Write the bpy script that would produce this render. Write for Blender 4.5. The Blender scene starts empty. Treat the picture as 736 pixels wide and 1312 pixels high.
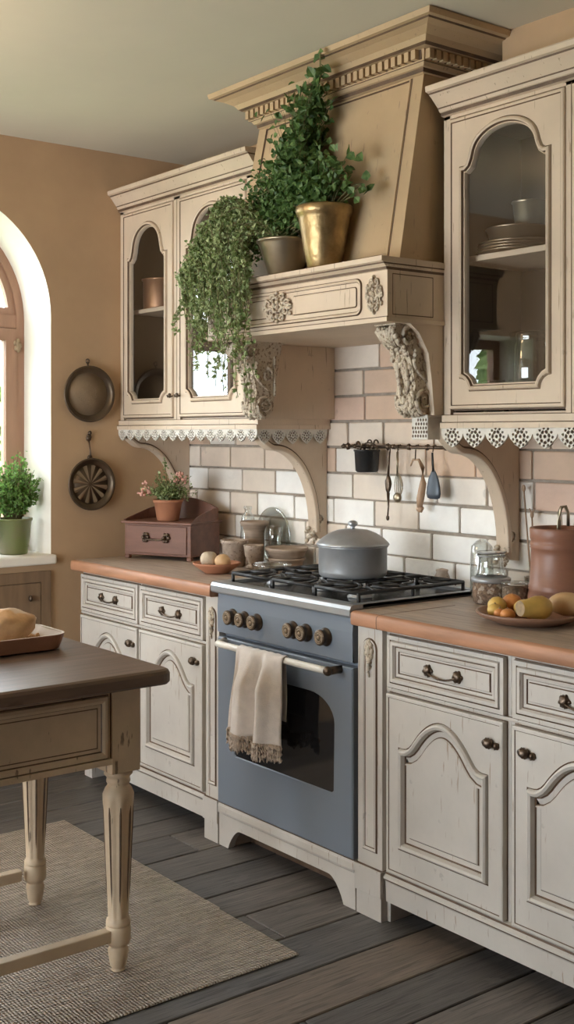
import bpy, math, random
from mathutils import Vector, Matrix
from mathutils.geometry import tessellate_polygon
from mathutils import noise as mnoise
PI = math.pi
sc = bpy.context.scene
COL = sc.collection
random.seed(7)

# ------------------------------------------------------------------ camera
cam = bpy.data.cameras.new('camera'); camo = bpy.data.objects.new('camera', cam); COL.objects.link(camo)
camo.location = (4.534, -2.944, 1.445)
camo.rotation_euler = (PI/2, 0, PI/2 - math.radians(37.9))
cam.sensor_fit = 'VERTICAL'; cam.sensor_height = 36.0; cam.lens = 1502*36/1312
cam.shift_y = -101/1312; cam.clip_start = .05
sc.camera = camo
# ------------------------------------------------------------------ world, lights, exposure
W = bpy.data.worlds.new('world'); sc.world = W; W.use_nodes = True
bgn = W.node_tree.nodes['Background']; bgn.inputs[0].default_value = (.86, .94, 1, 1); bgn.inputs[1].default_value = 12
def add_light(name, kind, loc, rot, energy, color=(1, 1, 1), **k):
    l = bpy.data.lights.new(name, kind); l.energy = energy; l.color = color
    for a, b in k.items(): setattr(l, a, b)
    o = bpy.data.objects.new(name, l); COL.objects.link(o); o.location = loc; o.rotation_euler = rot
    return o
def portal(loc, rot, sx, sy):
    o = add_light('window_portal', 'AREA', loc, rot, 1, shape='RECTANGLE', size=sx, size_y=sy)
    o.data.cycles.is_portal = True
sun = add_light('sun', 'SUN', (3, 0, 6), Vector((-1, .25, -1.1)).to_track_quat('-Z', 'Y').to_euler(), 60, (1, .95, .85), angle=.02)
portal((-.33, -1.18, 1.68), (0, -PI/2, 0), 1.6, 1.05)          # arched window
portal((-.36, -2.66, 1.45), (0, -PI/2, 0), 1.15, .92)             # second window
portal((1.4, -4.43, 1.12), (PI/2, 0, 0), 2.3, 1.65)             # added fill window behind the camera, out of view
add_light('warm_fill_light', 'POINT', (1.15, -2.1, 2.35), (0, 0, 0), 11, (1, .66, .36), shadow_soft_size=.16)  # added unseen light that warms the upper part of the room
sc.view_settings.view_transform = 'Standard'
try: sc.view_settings.look = 'None'
except Exception: pass
sc.view_settings.gamma = 1; sc.view_settings.use_curve_mapping = False
sc.view_settings.exposure = 0.12
sc.cycles.max_bounces = 10; sc.cycles.diffuse_bounces = 5; sc.cycles.transparent_max_bounces = 24
sc.cycles.sample_clamp_indirect = 6.0

# ------------------------------------------------------------------ materials
def _n(t, kind, **k):
    n = t.nodes.new(kind)
    for a, b in k.items(): setattr(n, a, b)
    return n
def pmat(name, col, rough=.5, metal=0, var=.1, vs=6, st=(1, 1, 1), bump=.15, bs=60, bst=None, chips=None, col2=None, spec=.5, sheen=0, emis=None, bdist=.002):
    m = bpy.data.materials.new(name); m.use_nodes = True; t = m.node_tree; b = t.nodes['Principled BSDF']
    L = t.links.new
    tc = _n(t, 'ShaderNodeTexCoord'); mp = _n(t, 'ShaderNodeMapping'); mp.inputs['Scale'].default_value = st
    L(tc.outputs['Object'], mp.inputs[0])
    nz = _n(t, 'ShaderNodeTexNoise'); nz.inputs['Scale'].default_value = vs; nz.inputs['Detail'].default_value = 6; nz.inputs['Roughness'].default_value = .6
    L(mp.outputs[0], nz.inputs['Vector'])
    r = _n(t, 'ShaderNodeValToRGB'); r.color_ramp.elements[0].position = .3; r.color_ramp.elements[1].position = .7
    c2 = col2 or tuple(min(1, c*(1+var)) for c in col); c1 = col if col2 else tuple(c*(1-var) for c in col)
    r.color_ramp.elements[0].color = (*c1, 1); r.color_ramp.elements[1].color = (*c2, 1)
    L(nz.outputs['Fac'], r.inputs[0]); out = r.outputs[0]
    if chips:
        for cst, csc, th, cc in chips:
            mp2 = _n(t, 'ShaderNodeMapping'); mp2.inputs['Scale'].default_value = cst; L(tc.outputs['Object'], mp2.inputs[0])
            n2 = _n(t, 'ShaderNodeTexNoise'); n2.inputs['Scale'].default_value = csc; n2.inputs['Detail'].default_value = 4
            L(mp2.outputs[0], n2.inputs['Vector'])
            r2 = _n(t, 'ShaderNodeValToRGB'); r2.color_ramp.elements[0].position = th; r2.color_ramp.elements[1].position = th+.03
            r2.color_ramp.elements[0].color = (0, 0, 0, 1); r2.color_ramp.elements[1].color = (.75, .75, .75, 1)
            L(n2.outputs['Fac'], r2.inputs[0])
            mx = _n(t, 'ShaderNodeMix', data_type='RGBA'); L(r2.outputs[0], mx.inputs[0]); L(out, mx.inputs[6]); mx.inputs[7].default_value = (*cc, 1)
            out = mx.outputs[2]
    L(out, b.inputs['Base Color'])
    b.inputs['Roughness'].default_value = rough; b.inputs['Metallic'].default_value = metal
    b.inputs['Specular IOR Level'].default_value = spec
    if sheen: b.inputs['Sheen Weight'].default_value = sheen
    if bump:
        mp3 = _n(t, 'ShaderNodeMapping'); mp3.inputs['Scale'].default_value = bst or st; L(tc.outputs['Object'], mp3.inputs[0])
        n3 = _n(t, 'ShaderNodeTexNoise'); n3.inputs['Scale'].default_value = bs; n3.inputs['Detail'].default_value = 4
        L(mp3.outputs[0], n3.inputs['Vector'])
        bp = _n(t, 'ShaderNodeBump'); bp.inputs['Strength'].default_value = bump; bp.inputs['Distance'].default_value = bdist
        L(n3.outputs['Fac'], bp.inputs['Height']); L(bp.outputs[0], b.inputs['Normal'])
    return m
def glassmat(name, tint=(.95, .97, .96), gloss=.04, blend=.25, rough=.02):
    m = bpy.data.materials.new(name); m.use_nodes = True; t = m.node_tree
    for n in list(t.nodes): t.nodes.remove(n)
    L = t.links.new; o = _n(t, 'ShaderNodeOutputMaterial'); mx = _n(t, 'ShaderNodeMixShader')
    tr = _n(t, 'ShaderNodeBsdfTransparent'); tr.inputs[0].default_value = (*tint, 1)
    g = _n(t, 'ShaderNodeBsdfGlossy'); g.inputs['Roughness'].default_value = rough
    if blend is None:
        fr = _n(t, 'ShaderNodeFresnel'); fr.inputs[0].default_value = 1.5
        ma = _n(t, 'ShaderNodeMath', operation='MULTIPLY_ADD'); ma.inputs[1].default_value = 2.2; ma.inputs[2].default_value = gloss
        L(fr.outputs[0], ma.inputs[0]); L(ma.outputs[0], mx.inputs[0])
    else:
        lw = _n(t, 'ShaderNodeLayerWeight'); lw.inputs[0].default_value = blend
        ma = _n(t, 'ShaderNodeMath', operation='MULTIPLY_ADD'); ma.inputs[1].default_value = .75; ma.inputs[2].default_value = gloss
        L(lw.outputs['Facing'], ma.inputs[0]); L(ma.outputs[0], mx.inputs[0])
    L(tr.outputs[0], mx.inputs[1]); L(g.outputs[0], mx.inputs[2]); L(mx.outputs[0], o.inputs[0])
    return m
BR = (.13, .075, .04)
M = {}
def cream(nm, c): return pmat(nm, c, .5, var=.12, vs=3, bump=.25, bs=30, bst=(6, 6, .6), chips=[((22, 22, 1.6), 5, .665, (.30, .21, .14)), ((1, 1, 1), 22, .70, tuple(x*.76 for x in c))])
M['cream'] = cream('cream_paint', (.55, .505, .45)); M['cream_warm_lit'] = cream('cream_paint_warm_lit', (.61, .485, .36)); M['cream_top_lit'] = cream('cream_paint_top_lit', (.49, .35, .205))  # cream warmed for wall cabinets, more for hood: warm upper light in the colour
M['glaze_and_shade'] = pmat('brown_glaze_and_shade', (.12, .07, .04), .6, var=.35, vs=20, bump=0)  # antique glaze in the grooves; also used for painted gap and recess shade
M['carved'] = pmat('antiqued_carving', (.55, .465, .355), .6, var=.1, vs=90, bump=.7, bs=90, bdist=.004, chips=[((1, 1, 1), 95, .56, (.17, .10, .06))])
M['interior_shade'] = pmat('shaded_interior', (.11, .08, .055), .6, var=.1)  # inner faces coloured darker: weak light inside put into the paint
M['lace'] = pmat('lace_paint', (.66, .62, .55), .6, var=.08, vs=40, bump=.2)
M['plaster'] = pmat('ochre_plaster', (.49, .33, .195), .85, var=.09, vs=2.5, bump=.35, bs=14, bdist=.004)
M['white'] = pmat('white_plaster', (.80, .75, .66), .85, var=.04, vs=3, bump=.3, bs=12)
M['ceil'] = pmat('ceiling_paint', (.64, .59, .47), .9, var=.04, vs=1.5, bump=.1, bs=10)
M['mortar'] = pmat('mortar', (.33, .28, .23), .95, var=.2, vs=30, bump=.6, bs=80, bdist=.004)
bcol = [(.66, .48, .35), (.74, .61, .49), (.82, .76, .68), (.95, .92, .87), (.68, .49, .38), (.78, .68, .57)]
BRK = [pmat('whitewashed_lit_brick', c, .8, var=.07, vs=9, bump=.5, bs=35, bdist=.004, chips=[((1, 1, 1), 9, .66, tuple(x*.8 for x in c))]) for c in bcol]
fcol = [(.125, .112, .102), (.10, .09, .083), (.15, .13, .115), (.115, .106, .10), (.18, .14, .11)]
FLR = [pmat('floor_board', c, .52, var=.28, vs=5, st=(9, .7, 1), bump=.5, bs=12, bst=(14, .8, 1), chips=[((26, 1.2, 1), 5, .56, tuple(x*.5 for x in c)), ((5, 2, 1), 3, .66, tuple(min(1, x*1.35) for x in c)), ((34, .8, 1), 6, .66, tuple(x*1.6 for x in c))], bdist=.004) for c in fcol]
M['counter'] = pmat('counter_wood', (.42, .33, .26), .42, var=.25, vs=4, st=(1, 9, 6), bump=.2, bs=10, bst=(2, 14, 8), chips=[((1.2, 16, 8), 4, .63, (.26, .18, .13)), ((1, 12, 8), 6, .60, (.52, .44, .37))])
M['counter_edge'] = pmat('counter_edge', (.44, .215, .12), .5, var=.25, vs=4, st=(1, 9, 6), bump=.15, bs=12, bst=(2, 14, 8))
M['table'] = pmat('table_wood', (.13, .085, .062), .38, var=.3, vs=4, st=(9, .8, 4), bump=.35, bs=12, bst=(10, 1, 6), chips=[((22, 1.5, 4), 4, .63, (.07, .045, .035))])
M['table_paint'] = pmat('worn_table_paint', (.56, .43, .29), .5, var=.18, vs=5, bump=.3, bs=25, chips=[((6, 6, 1.4), 7, .67, (.10, .06, .04))])
M['boxwood'] = pmat('red_brown_wood', (.19, .085, .055), .45, var=.2, vs=5, st=(1, 6, 6), bump=.25, bs=14, bst=(1, 8, 8))
M['winwood'] = pmat('window_wood', (.36, .205, .135), .55, var=.12, vs=5, st=(4, 4, .6), bump=.2, bs=20)
M['darkwood'] = pmat('cupboard_wood', (.20, .125, .07), .55, var=.2, vs=5, st=(6, 6, .7), bump=.2, bs=20)
M['blue'] = pmat('blue_enamel', (.18, .208, .25), .42, var=.03, vs=2, bump=0)
M['steel'] = pmat('brushed_steel', (.46, .49, .52), .34, .75, var=.05, vs=10, bump=0)
M['alu'] = pmat('worn_aluminium', (.40, .41, .42), .38, .45, var=.16, vs=9, bump=.12, bs=30)
M['iron'] = pmat('cast_iron', (.028, .027, .027), .42, .3, var=.2, vs=30, bump=.3, bs=90)
M['black'] = pmat('black_enamel', (.022, .022, .024), .2, 0, var=.1, bump=0)
M['ovenglass'] = pmat('oven_glass', (.010, .010, .012), .07, 0, var=.1, bump=0, spec=.7)
M['bronze'] = pmat('aged_bronze', (.12, .085, .06), .36, .85, var=.35, vs=60, bump=.4, bs=80)
M['brass'] = pmat('hammered_brass', (.36, .25, .12), .40, .9, var=.3, vs=24, bump=.6, bs=45, bdist=.004)
M['pewter'] = pmat('dull_pewter', (.36, .30, .21), .36, .9, var=.15, vs=9, bump=.15, bs=30)
M['copper'] = pmat('dull_copper', (.45, .25, .15), .35, .85, var=.15, bump=.1)
M['pan'] = pmat('dark_pan', (.13, .095, .065), .38, .8, var=.2, vs=10, bump=.15)
M['pan2'] = pmat('pan_floor', (.30, .22, .145), .5, .3, var=.12, vs=14, bump=.25)
M['pan3'] = pmat('pan_rays', (.16, .12, .09), .35, .7, var=.2, vs=20, bump=.2)
M['ivory'] = pmat('ivory_handle', (.80, .76, .68), .35, var=.05)
M['linen'] = pmat('linen', (.76, .69, .64), .95, var=.08, vs=30, bump=.5, bs=260, sheen=.3)
M['linen2'] = pmat('linen_fringe', (.56, .45, .36), .95, var=.18, vs=50, bump=.6, bs=160, sheen=.3)
M['terra'] = pmat('terracotta', (.42, .18, .095), .75, var=.12, vs=8, bump=.2)
M['clay'] = pmat('clay_crock', (.27, .125, .078), .42, var=.14, vs=6, st=(1, 1, 4), bump=.15, bs=20, bst=(1, 1, 8))
M['greenpot'] = pmat('green_glaze', (.14, .20, .045), .35, var=.35, vs=6, bump=.15, col2=(.20, .17, .10))
M['stone'] = pmat('speckled_stoneware', (.42, .33, .26), .6, var=.25, vs=40, bump=.5, bs=60, chips=[((1, 1, 1), 90, .6, (.18, .12, .09))])
M['stripe'] = pmat('ribbed_pottery', (.36, .27, .20), .55, var=.25, vs=10, st=(1, 1, 12), bump=.5, bs=12, bst=(1, 1, 14))
M['plate'] = pmat('plate_metal', (.34, .27, .19), .34, .8, var=.1)
M['soil'] = pmat('soil', (.035, .022, .015), .95, var=.4, vs=60, bump=.8)
M['wplate'] = pmat('wood_plate', (.25, .135, .085), .5, var=.15, vs=10, bump=.2)
M['glass'] = glassmat('clear_glass', (.88, .90, .885), .10, .36)
M['pane'] = glassmat('window_pane', (.97, .98, .98), .0, None, .0)
M['bluegl'] = glassmat('blue_glass', (.45, .55, .66), .1, .35)
M['bread'] = pmat('bread_crust', (.50, .30, .15), .8, var=.35, vs=9, bump=.7, bs=40, bdist=.006, chips=[((1, 1, 1), 5, .60, (.66, .57, .46))])
M['tray'] = pmat('tray_wood', (.27, .13, .075), .4, var=.2, vs=6, bump=.2)
M['traylip'] = pmat('tray_lip', (.55, .48, .42), .5, var=.1)
M['rug'] = None
M['peel_y'] = pmat('yellow_skin', (.66, .43, .11), .45, var=.2, vs=14, bump=.3, bs=50)
M['peel_o'] = pmat('orange_skin', (.62, .25, .07), .45, var=.3, vs=12, bump=.3, bs=50)
M['squash'] = pmat('squash_skin', (.60, .38, .19), .5, var=.12, vs=8, bump=.2)
M['flesh'] = pmat('cut_flesh', (.32, .22, .12), .7, var=.3, vs=60, bump=.6)
M['mush'] = pmat('ribbed_bulb', (.55, .45, .32), .7, var=.25, vs=18, bump=.4)
M['nuts'] = pmat('dried_herbs', (.20, .13, .085), .9, var=.6, vs=90, bump=1, bs=110, bdist=.006, chips=[((1, 1, 1), 60, .56, (.5, .42, .34))])
M['twig'] = pmat('twig', (.36, .24, .15), .7, var=.2)
M['horn'] = pmat('pale_wood', (.46, .30, .19), .5, var=.15)
M['slate'] = pmat('slate_blue', (.065, .08, .10), .4, .3, var=.15)
M['pink'] = pmat('pink_petal', (.72, .40, .32), .7, var=.15, vs=40)
M['hinge'] = pmat('hinge', (.40, .30, .2), .5, .4, var=.3, vs=60, bump=.5)
def leafmat(name, c1, c2, tr=.25):
    m = bpy.data.materials.new(name); m.use_nodes = True; t = m.node_tree; b = t.nodes['Principled BSDF']; L = t.links.new
    tc = _n(t, 'ShaderNodeTexCoord'); nz = _n(t, 'ShaderNodeTexNoise'); nz.inputs['Scale'].default_value = 55; nz.inputs['Detail'].default_value = 3
    L(tc.outputs['Object'], nz.inputs['Vector']); r = _n(t, 'ShaderNodeValToRGB')
    r.color_ramp.elements[0].position = .35; r.color_ramp.elements[1].position = .68
    r.color_ramp.elements[0].color = (*c1, 1); r.color_ramp.elements[1].color = (*c2, 1)
    L(nz.outputs['Fac'], r.inputs[0]); L(r.outputs[0], b.inputs['Base Color']); b.inputs['Roughness'].default_value = .5
    td = _n(t, 'ShaderNodeBsdfTranslucent'); L(r.outputs[0], td.inputs[0]); mx = _n(t, 'ShaderNodeMixShader'); mx.inputs[0].default_value = tr
    L(b.outputs[0], mx.inputs[1]); L(td.outputs[0], mx.inputs[2]); L(mx.outputs[0], t.nodes['Material Output'].inputs[0])
    return m
M['ivy'] = leafmat('ivy_leaf', (.04, .095, .024), (.15, .25, .07))
M['fern'] = leafmat('small_trailing_leaf', (.11, .18, .04), (.48, .55, .28))
M['herb'] = leafmat('herb_leaf', (.09, .20, .04), (.30, .50, .14), .45)
M['hedge'] = leafmat('hedge_leaf', (.05, .10, .02), (.26, .36, .14), .2)
M['stem'] = pmat('stem', (.16, .15, .06), .7, var=.2)
def rugmat():
    m = pmat('jute_rug', (.56, .46, .37), .95, var=.3, vs=26, st=(3, .35, 1), bump=0, chips=[((60, 9, 1), 4, .60, (.24, .18, .13))])
    t = m.node_tree; L = t.links.new; b = t.nodes['Principled BSDF']
    tc = _n(t, 'ShaderNodeTexCoord')
    w = _n(t, 'ShaderNodeTexWave', wave_type='BANDS', bands_direction='X'); w.inputs['Scale'].default_value = 26; w.inputs['Distortion'].default_value = 1.5; w.inputs['Detail Scale'].default_value = 3
    L(tc.outputs['Object'], w.inputs['Vector'])
    w2 = _n(t, 'ShaderNodeTexWave', wave_type='BANDS', bands_direction='Y'); w2.inputs['Scale'].default_value = 34; w2.inputs['Distortion'].default_value = 3
    L(tc.outputs['Object'], w2.inputs['Vector'])
    ad = _n(t, 'ShaderNodeMath', operation='MULTIPLY_ADD'); ad.inputs[1].default_value = .7; L(w2.outputs['Fac'], ad.inputs[0]); L(w.outputs['Fac'], ad.inputs[2])
    bp = _n(t, 'ShaderNodeBump'); bp.inputs['Strength'].default_value = 1; bp.inputs['Distance'].default_value = .009
    L(ad.outputs[0], bp.inputs['Height']); L(bp.outputs[0], b.inputs['Normal'])
    return m
M['rug'] = rugmat()

# ------------------------------------------------------------------ mesh helpers
class MB:
    def __init__(s): s.v = []; s.f = []; s.m = []; s.s = []; s.M = Matrix.Identity(4)
    def add(s, vs, fs, m=0, smooth=False):
        k = len(s.v); Mx = s.M
        s.v += [tuple(Mx @ Vector(p)) for p in vs]
        for i, f in enumerate(fs):
            s.f.append([k+j for j in f]); s.m.append(m[i] if isinstance(m, list) else m); s.s.append(smooth)
        return s
    def box(s, x0, x1, y0, y1, z0, z1, m=0):
        return s.add([(x0, y0, z0), (x1, y0, z0), (x1, y1, z0), (x0, y1, z0), (x0, y0, z1), (x1, y0, z1), (x1, y1, z1), (x0, y1, z1)],
                     [(0, 3, 2, 1), (4, 5, 6, 7), (0, 1, 5, 4), (1, 2, 6, 5), (2, 3, 7, 6), (3, 0, 4, 7)], m)
    def rings(s, rs, m=0, closed=True, cap0=False, cap1=False, smooth=True):
        n = len(rs[0]); vs = [p for r in rs for p in r]; fs = []; ms = []
        for i in range(len(rs)-1):
            for j in range(n if closed else n-1):
                j2 = (j+1) % n; fs.append((i*n+j, i*n+j2, (i+1)*n+j2, (i+1)*n+j)); ms.append(m[i] if isinstance(m, list) else m)
        if cap0: fs.append(tuple(range(n))[::-1]); ms.append(m[0] if isinstance(m, list) else m)
        if cap1: fs.append(tuple((len(rs)-1)*n+j for j in range(n))); ms.append(m[-1] if isinstance(m, list) else m)
        return s.add(vs, fs, ms, smooth)
    def lathe(s, prof, c=(0, 0, 0), n=28, m=0, smooth=True, flute=0, fl=None):
        rs = []
        for i, (r, z) in enumerate(prof):
            ring = []
            for k in range(n):
                a = 2*PI*k/n; rr = r
                if flute and fl and fl[0] <= i <= fl[1]: rr = r*(1-.10*(1 if (k % (n//flute)) in (0, 1) else 0))
                ring.append((c[0]+rr*math.cos(a), c[1]+rr*math.sin(a), c[2]+z))
            rs.append(ring)
        return s.rings(rs, m, True, prof[0][0] > 1e-4, prof[-1][0] > 1e-4, smooth)
    def tube(s, pts, r=.005, n=8, m=0, smooth=True):
        pts = [Vector(p) for p in pts]; rs = []
        rr = r if isinstance(r, (list, tuple)) else [r]*len(pts)
        up = Vector((0, 0, 1))
        for i, p in enumerate(pts):
            d = (pts[min(i+1, len(pts)-1)]-pts[max(i-1, 0)])
            d = d.normalized() if d.length > 1e-9 else Vector((0, 0, 1))
            a = d.cross(up)
            if a.length < .1: a = d.cross(Vector((0, 1, 0)))
            a.normalize(); b = d.cross(a).normalized()
            rs.append([tuple(p+(a*math.cos(2*PI*k/n)+b*math.sin(2*PI*k/n))*rr[i]) for k in range(n)])
        return s.rings(rs, m, True, True, True, smooth)
    def ell(s, c, r, m=0, nu=16, nv=10, amp=0, seed=0, fr=3, R=None):
        rs = []
        for i in range(nv+1):
            th = PI*i/nv; ring = []
            for k in range(nu):
                ph = 2*PI*k/nu; d = Vector((math.sin(th)*math.cos(ph), math.sin(th)*math.sin(ph), -math.cos(th)))
                q = 1+amp*mnoise.noise(d*fr+Vector((seed, seed*2, 0)))
                p = Vector((d.x*r[0]*q, d.y*r[1]*q, d.z*r[2]*q))
                if R: p = R @ p
                ring.append((c[0]+p.x, c[1]+p.y, c[2]+p.z))
            rs.append(ring)
        return s.rings(rs, m)
    def leaf(s, p, d, nrm, L, Wd, m=0):
        d = d.normalized(); sd = d.cross(nrm)
        if sd.length < 1e-4: sd = d.orthogonal()
        sd.normalize(); up = sd.cross(d)
        a = p+d*L*.35; t = p+d*L-up*L*.15
        s.add([p, a+sd*Wd*.5+up*L*.1, a-sd*Wd*.5+up*L*.1, t, p+d*L*.75+sd*Wd*.3, p+d*L*.75-sd*Wd*.3], [(0, 1, 4, 3), (0, 3, 5, 2)], m, False)
    def build(s, name, mats, parent=None, bevel=0, seg=2, world=True, fix=True):
        me = bpy.data.meshes.new(name); vs = s.v
        if parent and world:
            r = parent
            while r.parent: r = r.parent
            inv = (Matrix.Translation(r.location) @ r.rotation_euler.to_matrix().to_4x4()).inverted()
            vs = [tuple(inv @ Vector(p)) for p in vs]
        me.from_pydata(vs, [], s.f)
        for mt in (mats if isinstance(mats, (list, tuple)) else [mats]): me.materials.append(M[mt] if isinstance(mt, str) else mt)
        me.polygons.foreach_set('material_index', s.m); me.polygons.foreach_set('use_smooth', s.s)
        me.update(); me.validate()
        if fix:
            import bmesh
            b = bmesh.new(); b.from_mesh(me); bmesh.ops.recalc_face_normals(b, faces=b.faces); b.to_mesh(me); b.free()
        o = bpy.data.objects.new(name, me); COL.objects.link(o)
        if parent: o.parent = parent
        if bevel:
            md = o.modifiers.new('bevel', 'BEVEL'); md.width = bevel; md.segments = seg; md.limit_method = 'ANGLE'; md.angle_limit = .7
        return o
def thing(name, label, cat, loc=(0, 0, 0), rotz=0, group=None):
    o = bpy.data.objects.new(name, None); COL.objects.link(o); o.location = loc; o.rotation_euler = (0, 0, rotz); o.empty_display_size = .05
    return tag(o, label, cat, group)
def tag(o, label, cat, group=None):
    o['label'] = label; o['category'] = cat
    if group: o['group'] = group
    return o
def struct(o): o['kind'] = 'structure'; return o
def dup(root, loc, rotz=0, label=None, group=None):
    r = root.copy(); COL.objects.link(r); r.location = loc; r.rotation_euler = (0, 0, rotz)
    if label: r['label'] = label
    if group: r['group'] = group
    for ch in [c for c in bpy.data.objects if c.parent == root]:
        c = ch.copy(); COL.objects.link(c); c.parent = r
        for g in [c2 for c2 in bpy.data.objects if c2.parent == ch]:
            d = g.copy(); COL.objects.link(d); d.parent = c
    return r
# planar mapping: a right, b up, h out
def PF(x0, yf, z0): return lambda a, b, h=0: (x0+a, yf-h, z0+b)       # faces -y
def PX(xf, y0, z0): return lambda a, b, h=0: (xf+h, y0+a, z0+b)       # faces +x
def PZ(x0, y0, zf): return lambda a, b, h=0: (x0+a, y0+b, zf+h)       # faces up
def fill(mb, P, outer, holes=(), h=0, m=0):
    loops = [[Vector((a, b, 0)) for a, b in l] for l in [outer, *holes]]
    tris = tessellate_polygon(loops); fl = [p for l in loops for p in l]
    mb.add([P(p.x, p.y, h) for p in fl], [tuple(t) for t in tris], m)
def wall(mb, P, loop, h0, h1, m=0, smooth=False):
    mb.rings([[P(a, b, h0) for a, b in loop], [P(a, b, h1) for a, b in loop]], m, smooth=smooth)
def prism(mb, P, outer, h0, h1, holes=(), m=0, back=True):
    fill(mb, P, outer, holes, h1, m)
    if back: fill(mb, P, outer, holes, h0, m)
    for l in [outer, *holes]: wall(mb, P, l, h0, h1, m)
def area(l): return sum(l[i][0]*l[(i+1) % len(l)][1]-l[(i+1) % len(l)][0]*l[i][1] for i in range(len(l)))/2
def inset(l, d):
    n = len(l); sg = 1 if area(l) > 0 else -1; out = []
    for i in range(n):
        p, q, r = Vector(l[i-1]), Vector(l[i]), Vector(l[(i+1) % n])
        e1 = (q-p).normalized(); e2 = (r-q).normalized()
        n1 = Vector((-e1.y, e1.x))*sg; n2 = Vector((-e2.y, e2.x))*sg
        b = n1+n2; k = max(.35, 1+n1.dot(n2)); out.append(tuple(q+b*(d/k)))
    return out
def mould(mb, P, loop, prof, mats):
    mb.rings([[P(a, b, h) for a, b in inset(loop, d)] for d, h in prof], mats, smooth=False)
def rect(a0, b0, a1, b1): return [(a0, b0), (a1, b0), (a1, b1), (a0, b1)]
def archloop(x0, x1, z0, zs, za, sh=.02, notch=0, n=18, s0=.75):
    kk = 1/(s0*s0+s0*(1-s0)); ak = kk*s0/(1-s0)
    cx = (x0+x1)/2; hw = (x1-x0)/2-sh; l = []
    if notch:
        l += [(x0+notch*(1-math.cos(t))*1.0, z0+notch*math.sin(t)) if 0 else (x0+notch*math.sin(t), z0+notch*(1-0)-notch*(1-math.cos(t))) for t in [PI/2*i/5 for i in range(6)]]
        l = [(x0+notch*math.sin(t), z0+notch*math.cos(t)) for t in [PI/2*i/5 for i in range(6)]]
        l += [(x1-notch*math.sin(t), z0+notch*math.cos(t)) for t in [PI/2*(5-i)/5 for i in range(6)]]
    else: l += [(x0, z0), (x1, z0)]
    l.append((x1, zs))
    for i in range(n+1):
        t = 1-2*i/n; q = abs(t); e = 1-kk*q*q if q < s0 else ak*(1-q)**2
        if s0 > .8: e = .20+.80*math.sqrt(1-(q/s0)**2*.96) if q < s0 else .36*((1-q)/(1-s0))**2
        l.append((cx+hw*t, zs+(za-zs)*e))
    l.append((x0, zs)); return l
def gap_shade(mb, P, loop, h=.0006, w=.003, m=1):  # dark strip standing in for the shaded gap around a front
    mb.rings([[P(a, b, h) for a, b in loop], [P(a, b, h) for a, b in inset(loop, w)]], m, smooth=False)
def crown(mb, x0, x1, yf, prof, ol=1, orr=1, yb=0, mats=0):
    rs = []
    for o, z in prof: rs.append([(x0-o*ol, yb, z), (x0-o*ol, yf-o, z), (x1+o*orr, yf-o, z), (x1+o*orr, yb, z)])
    mb.rings(rs, mats, cap0=True, cap1=True, smooth=False)
def spiral(c, r, turns, a0, sgn=1, n=22):
    return [(c[0]+r*(1-.85*i/n)*math.cos(a0+sgn*turns*2*PI*i/n), c[1]+r*(1-.85*i/n)*math.sin(a0+sgn*turns*2*PI*i/n)) for i in range(n+1)]
def pull(parent, P, x, z, w=.115, name='handle'):           # two bosses and a sagging bail
    mb = MB()
    for sx in (-1, 1):
        c = P(x+sx*w/2, z, .014); mb.ell(c, (.017, .013, .016), 0, 12, 8, .5, sx, 5)
        mb.ell(P(x+sx*w/2, z, .004), (.010, .012, .010), 0)
        for k in range(5):
            a = k*2*PI/5; mb.ell(P(x+sx*w/2+.014*math.cos(a), z+.013*math.sin(a), .012), (.006, .006, .006), 0, 8, 6)
    mb.tube([P(x+w/2*t, z-.012*(1-t*t)-.003, .020+.004*(1-t*t)) for t in [-1+.2*i for i in range(11)]], .0029, 8)
    return mb.build(name, 'bronze', parent)
def knob(parent, P, x, z, name='knob'):
    mb = MB()
    mb.ell(P(x, z, .004), (.013, .006, .013), 0, 12, 6)
    mb.tube([P(x, z, 0), P(x, z, .022)], .006)
    mb.ell(P(x, z, .028), (.016, .014, .014), 0, 12, 8, .4, 3, 5)
    mb.ell(P(x+.024, z-.004, .022), (.011, .010, .010), 0, 10, 7, .4, 5, 5)
    return mb.build(name, 'bronze', parent)
def carve(mb, P, cx, cz, w, h, m=0, seed=0):                  # symmetrical scroll-and-leaf applique
    rnd = random.Random(seed)
    for sx in (-1, 1):
        for (px_, pz, r, a0, sg) in ((.30, .12, .20, PI, 1), (.26, -.16, .17, PI, -1), (.14, .33, .12, -PI/2, 1), (.13, -.34, .11, PI/2, -1), (.43, 0, .09, PI, 1)):
            sp = spiral((px_, pz), r, 1.1, a0, sg)
            mb.tube([P(cx+sx*a*w, cz+b*h, .004) for a, b in sp], [min(w, h)*.035*(1.25-.8*i/22)+.0012 for i in range(23)], 6, m)
        for k in range(6):
            a = PI/2*(k/5)-PI/4+PI/8; mb.ell(P(cx+sx*w*(.18+.05*k), cz+h*rnd.uniform(-.35, .35), .003), (w*.05, .006, h*.07), m, 8, 6)
    for k in range(7): mb.ell(P(cx, cz+h*(-.45+.15*k), .004), (w*(.07-.01*abs(k-3)), .009, h*.07), m, 8, 6)
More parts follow.
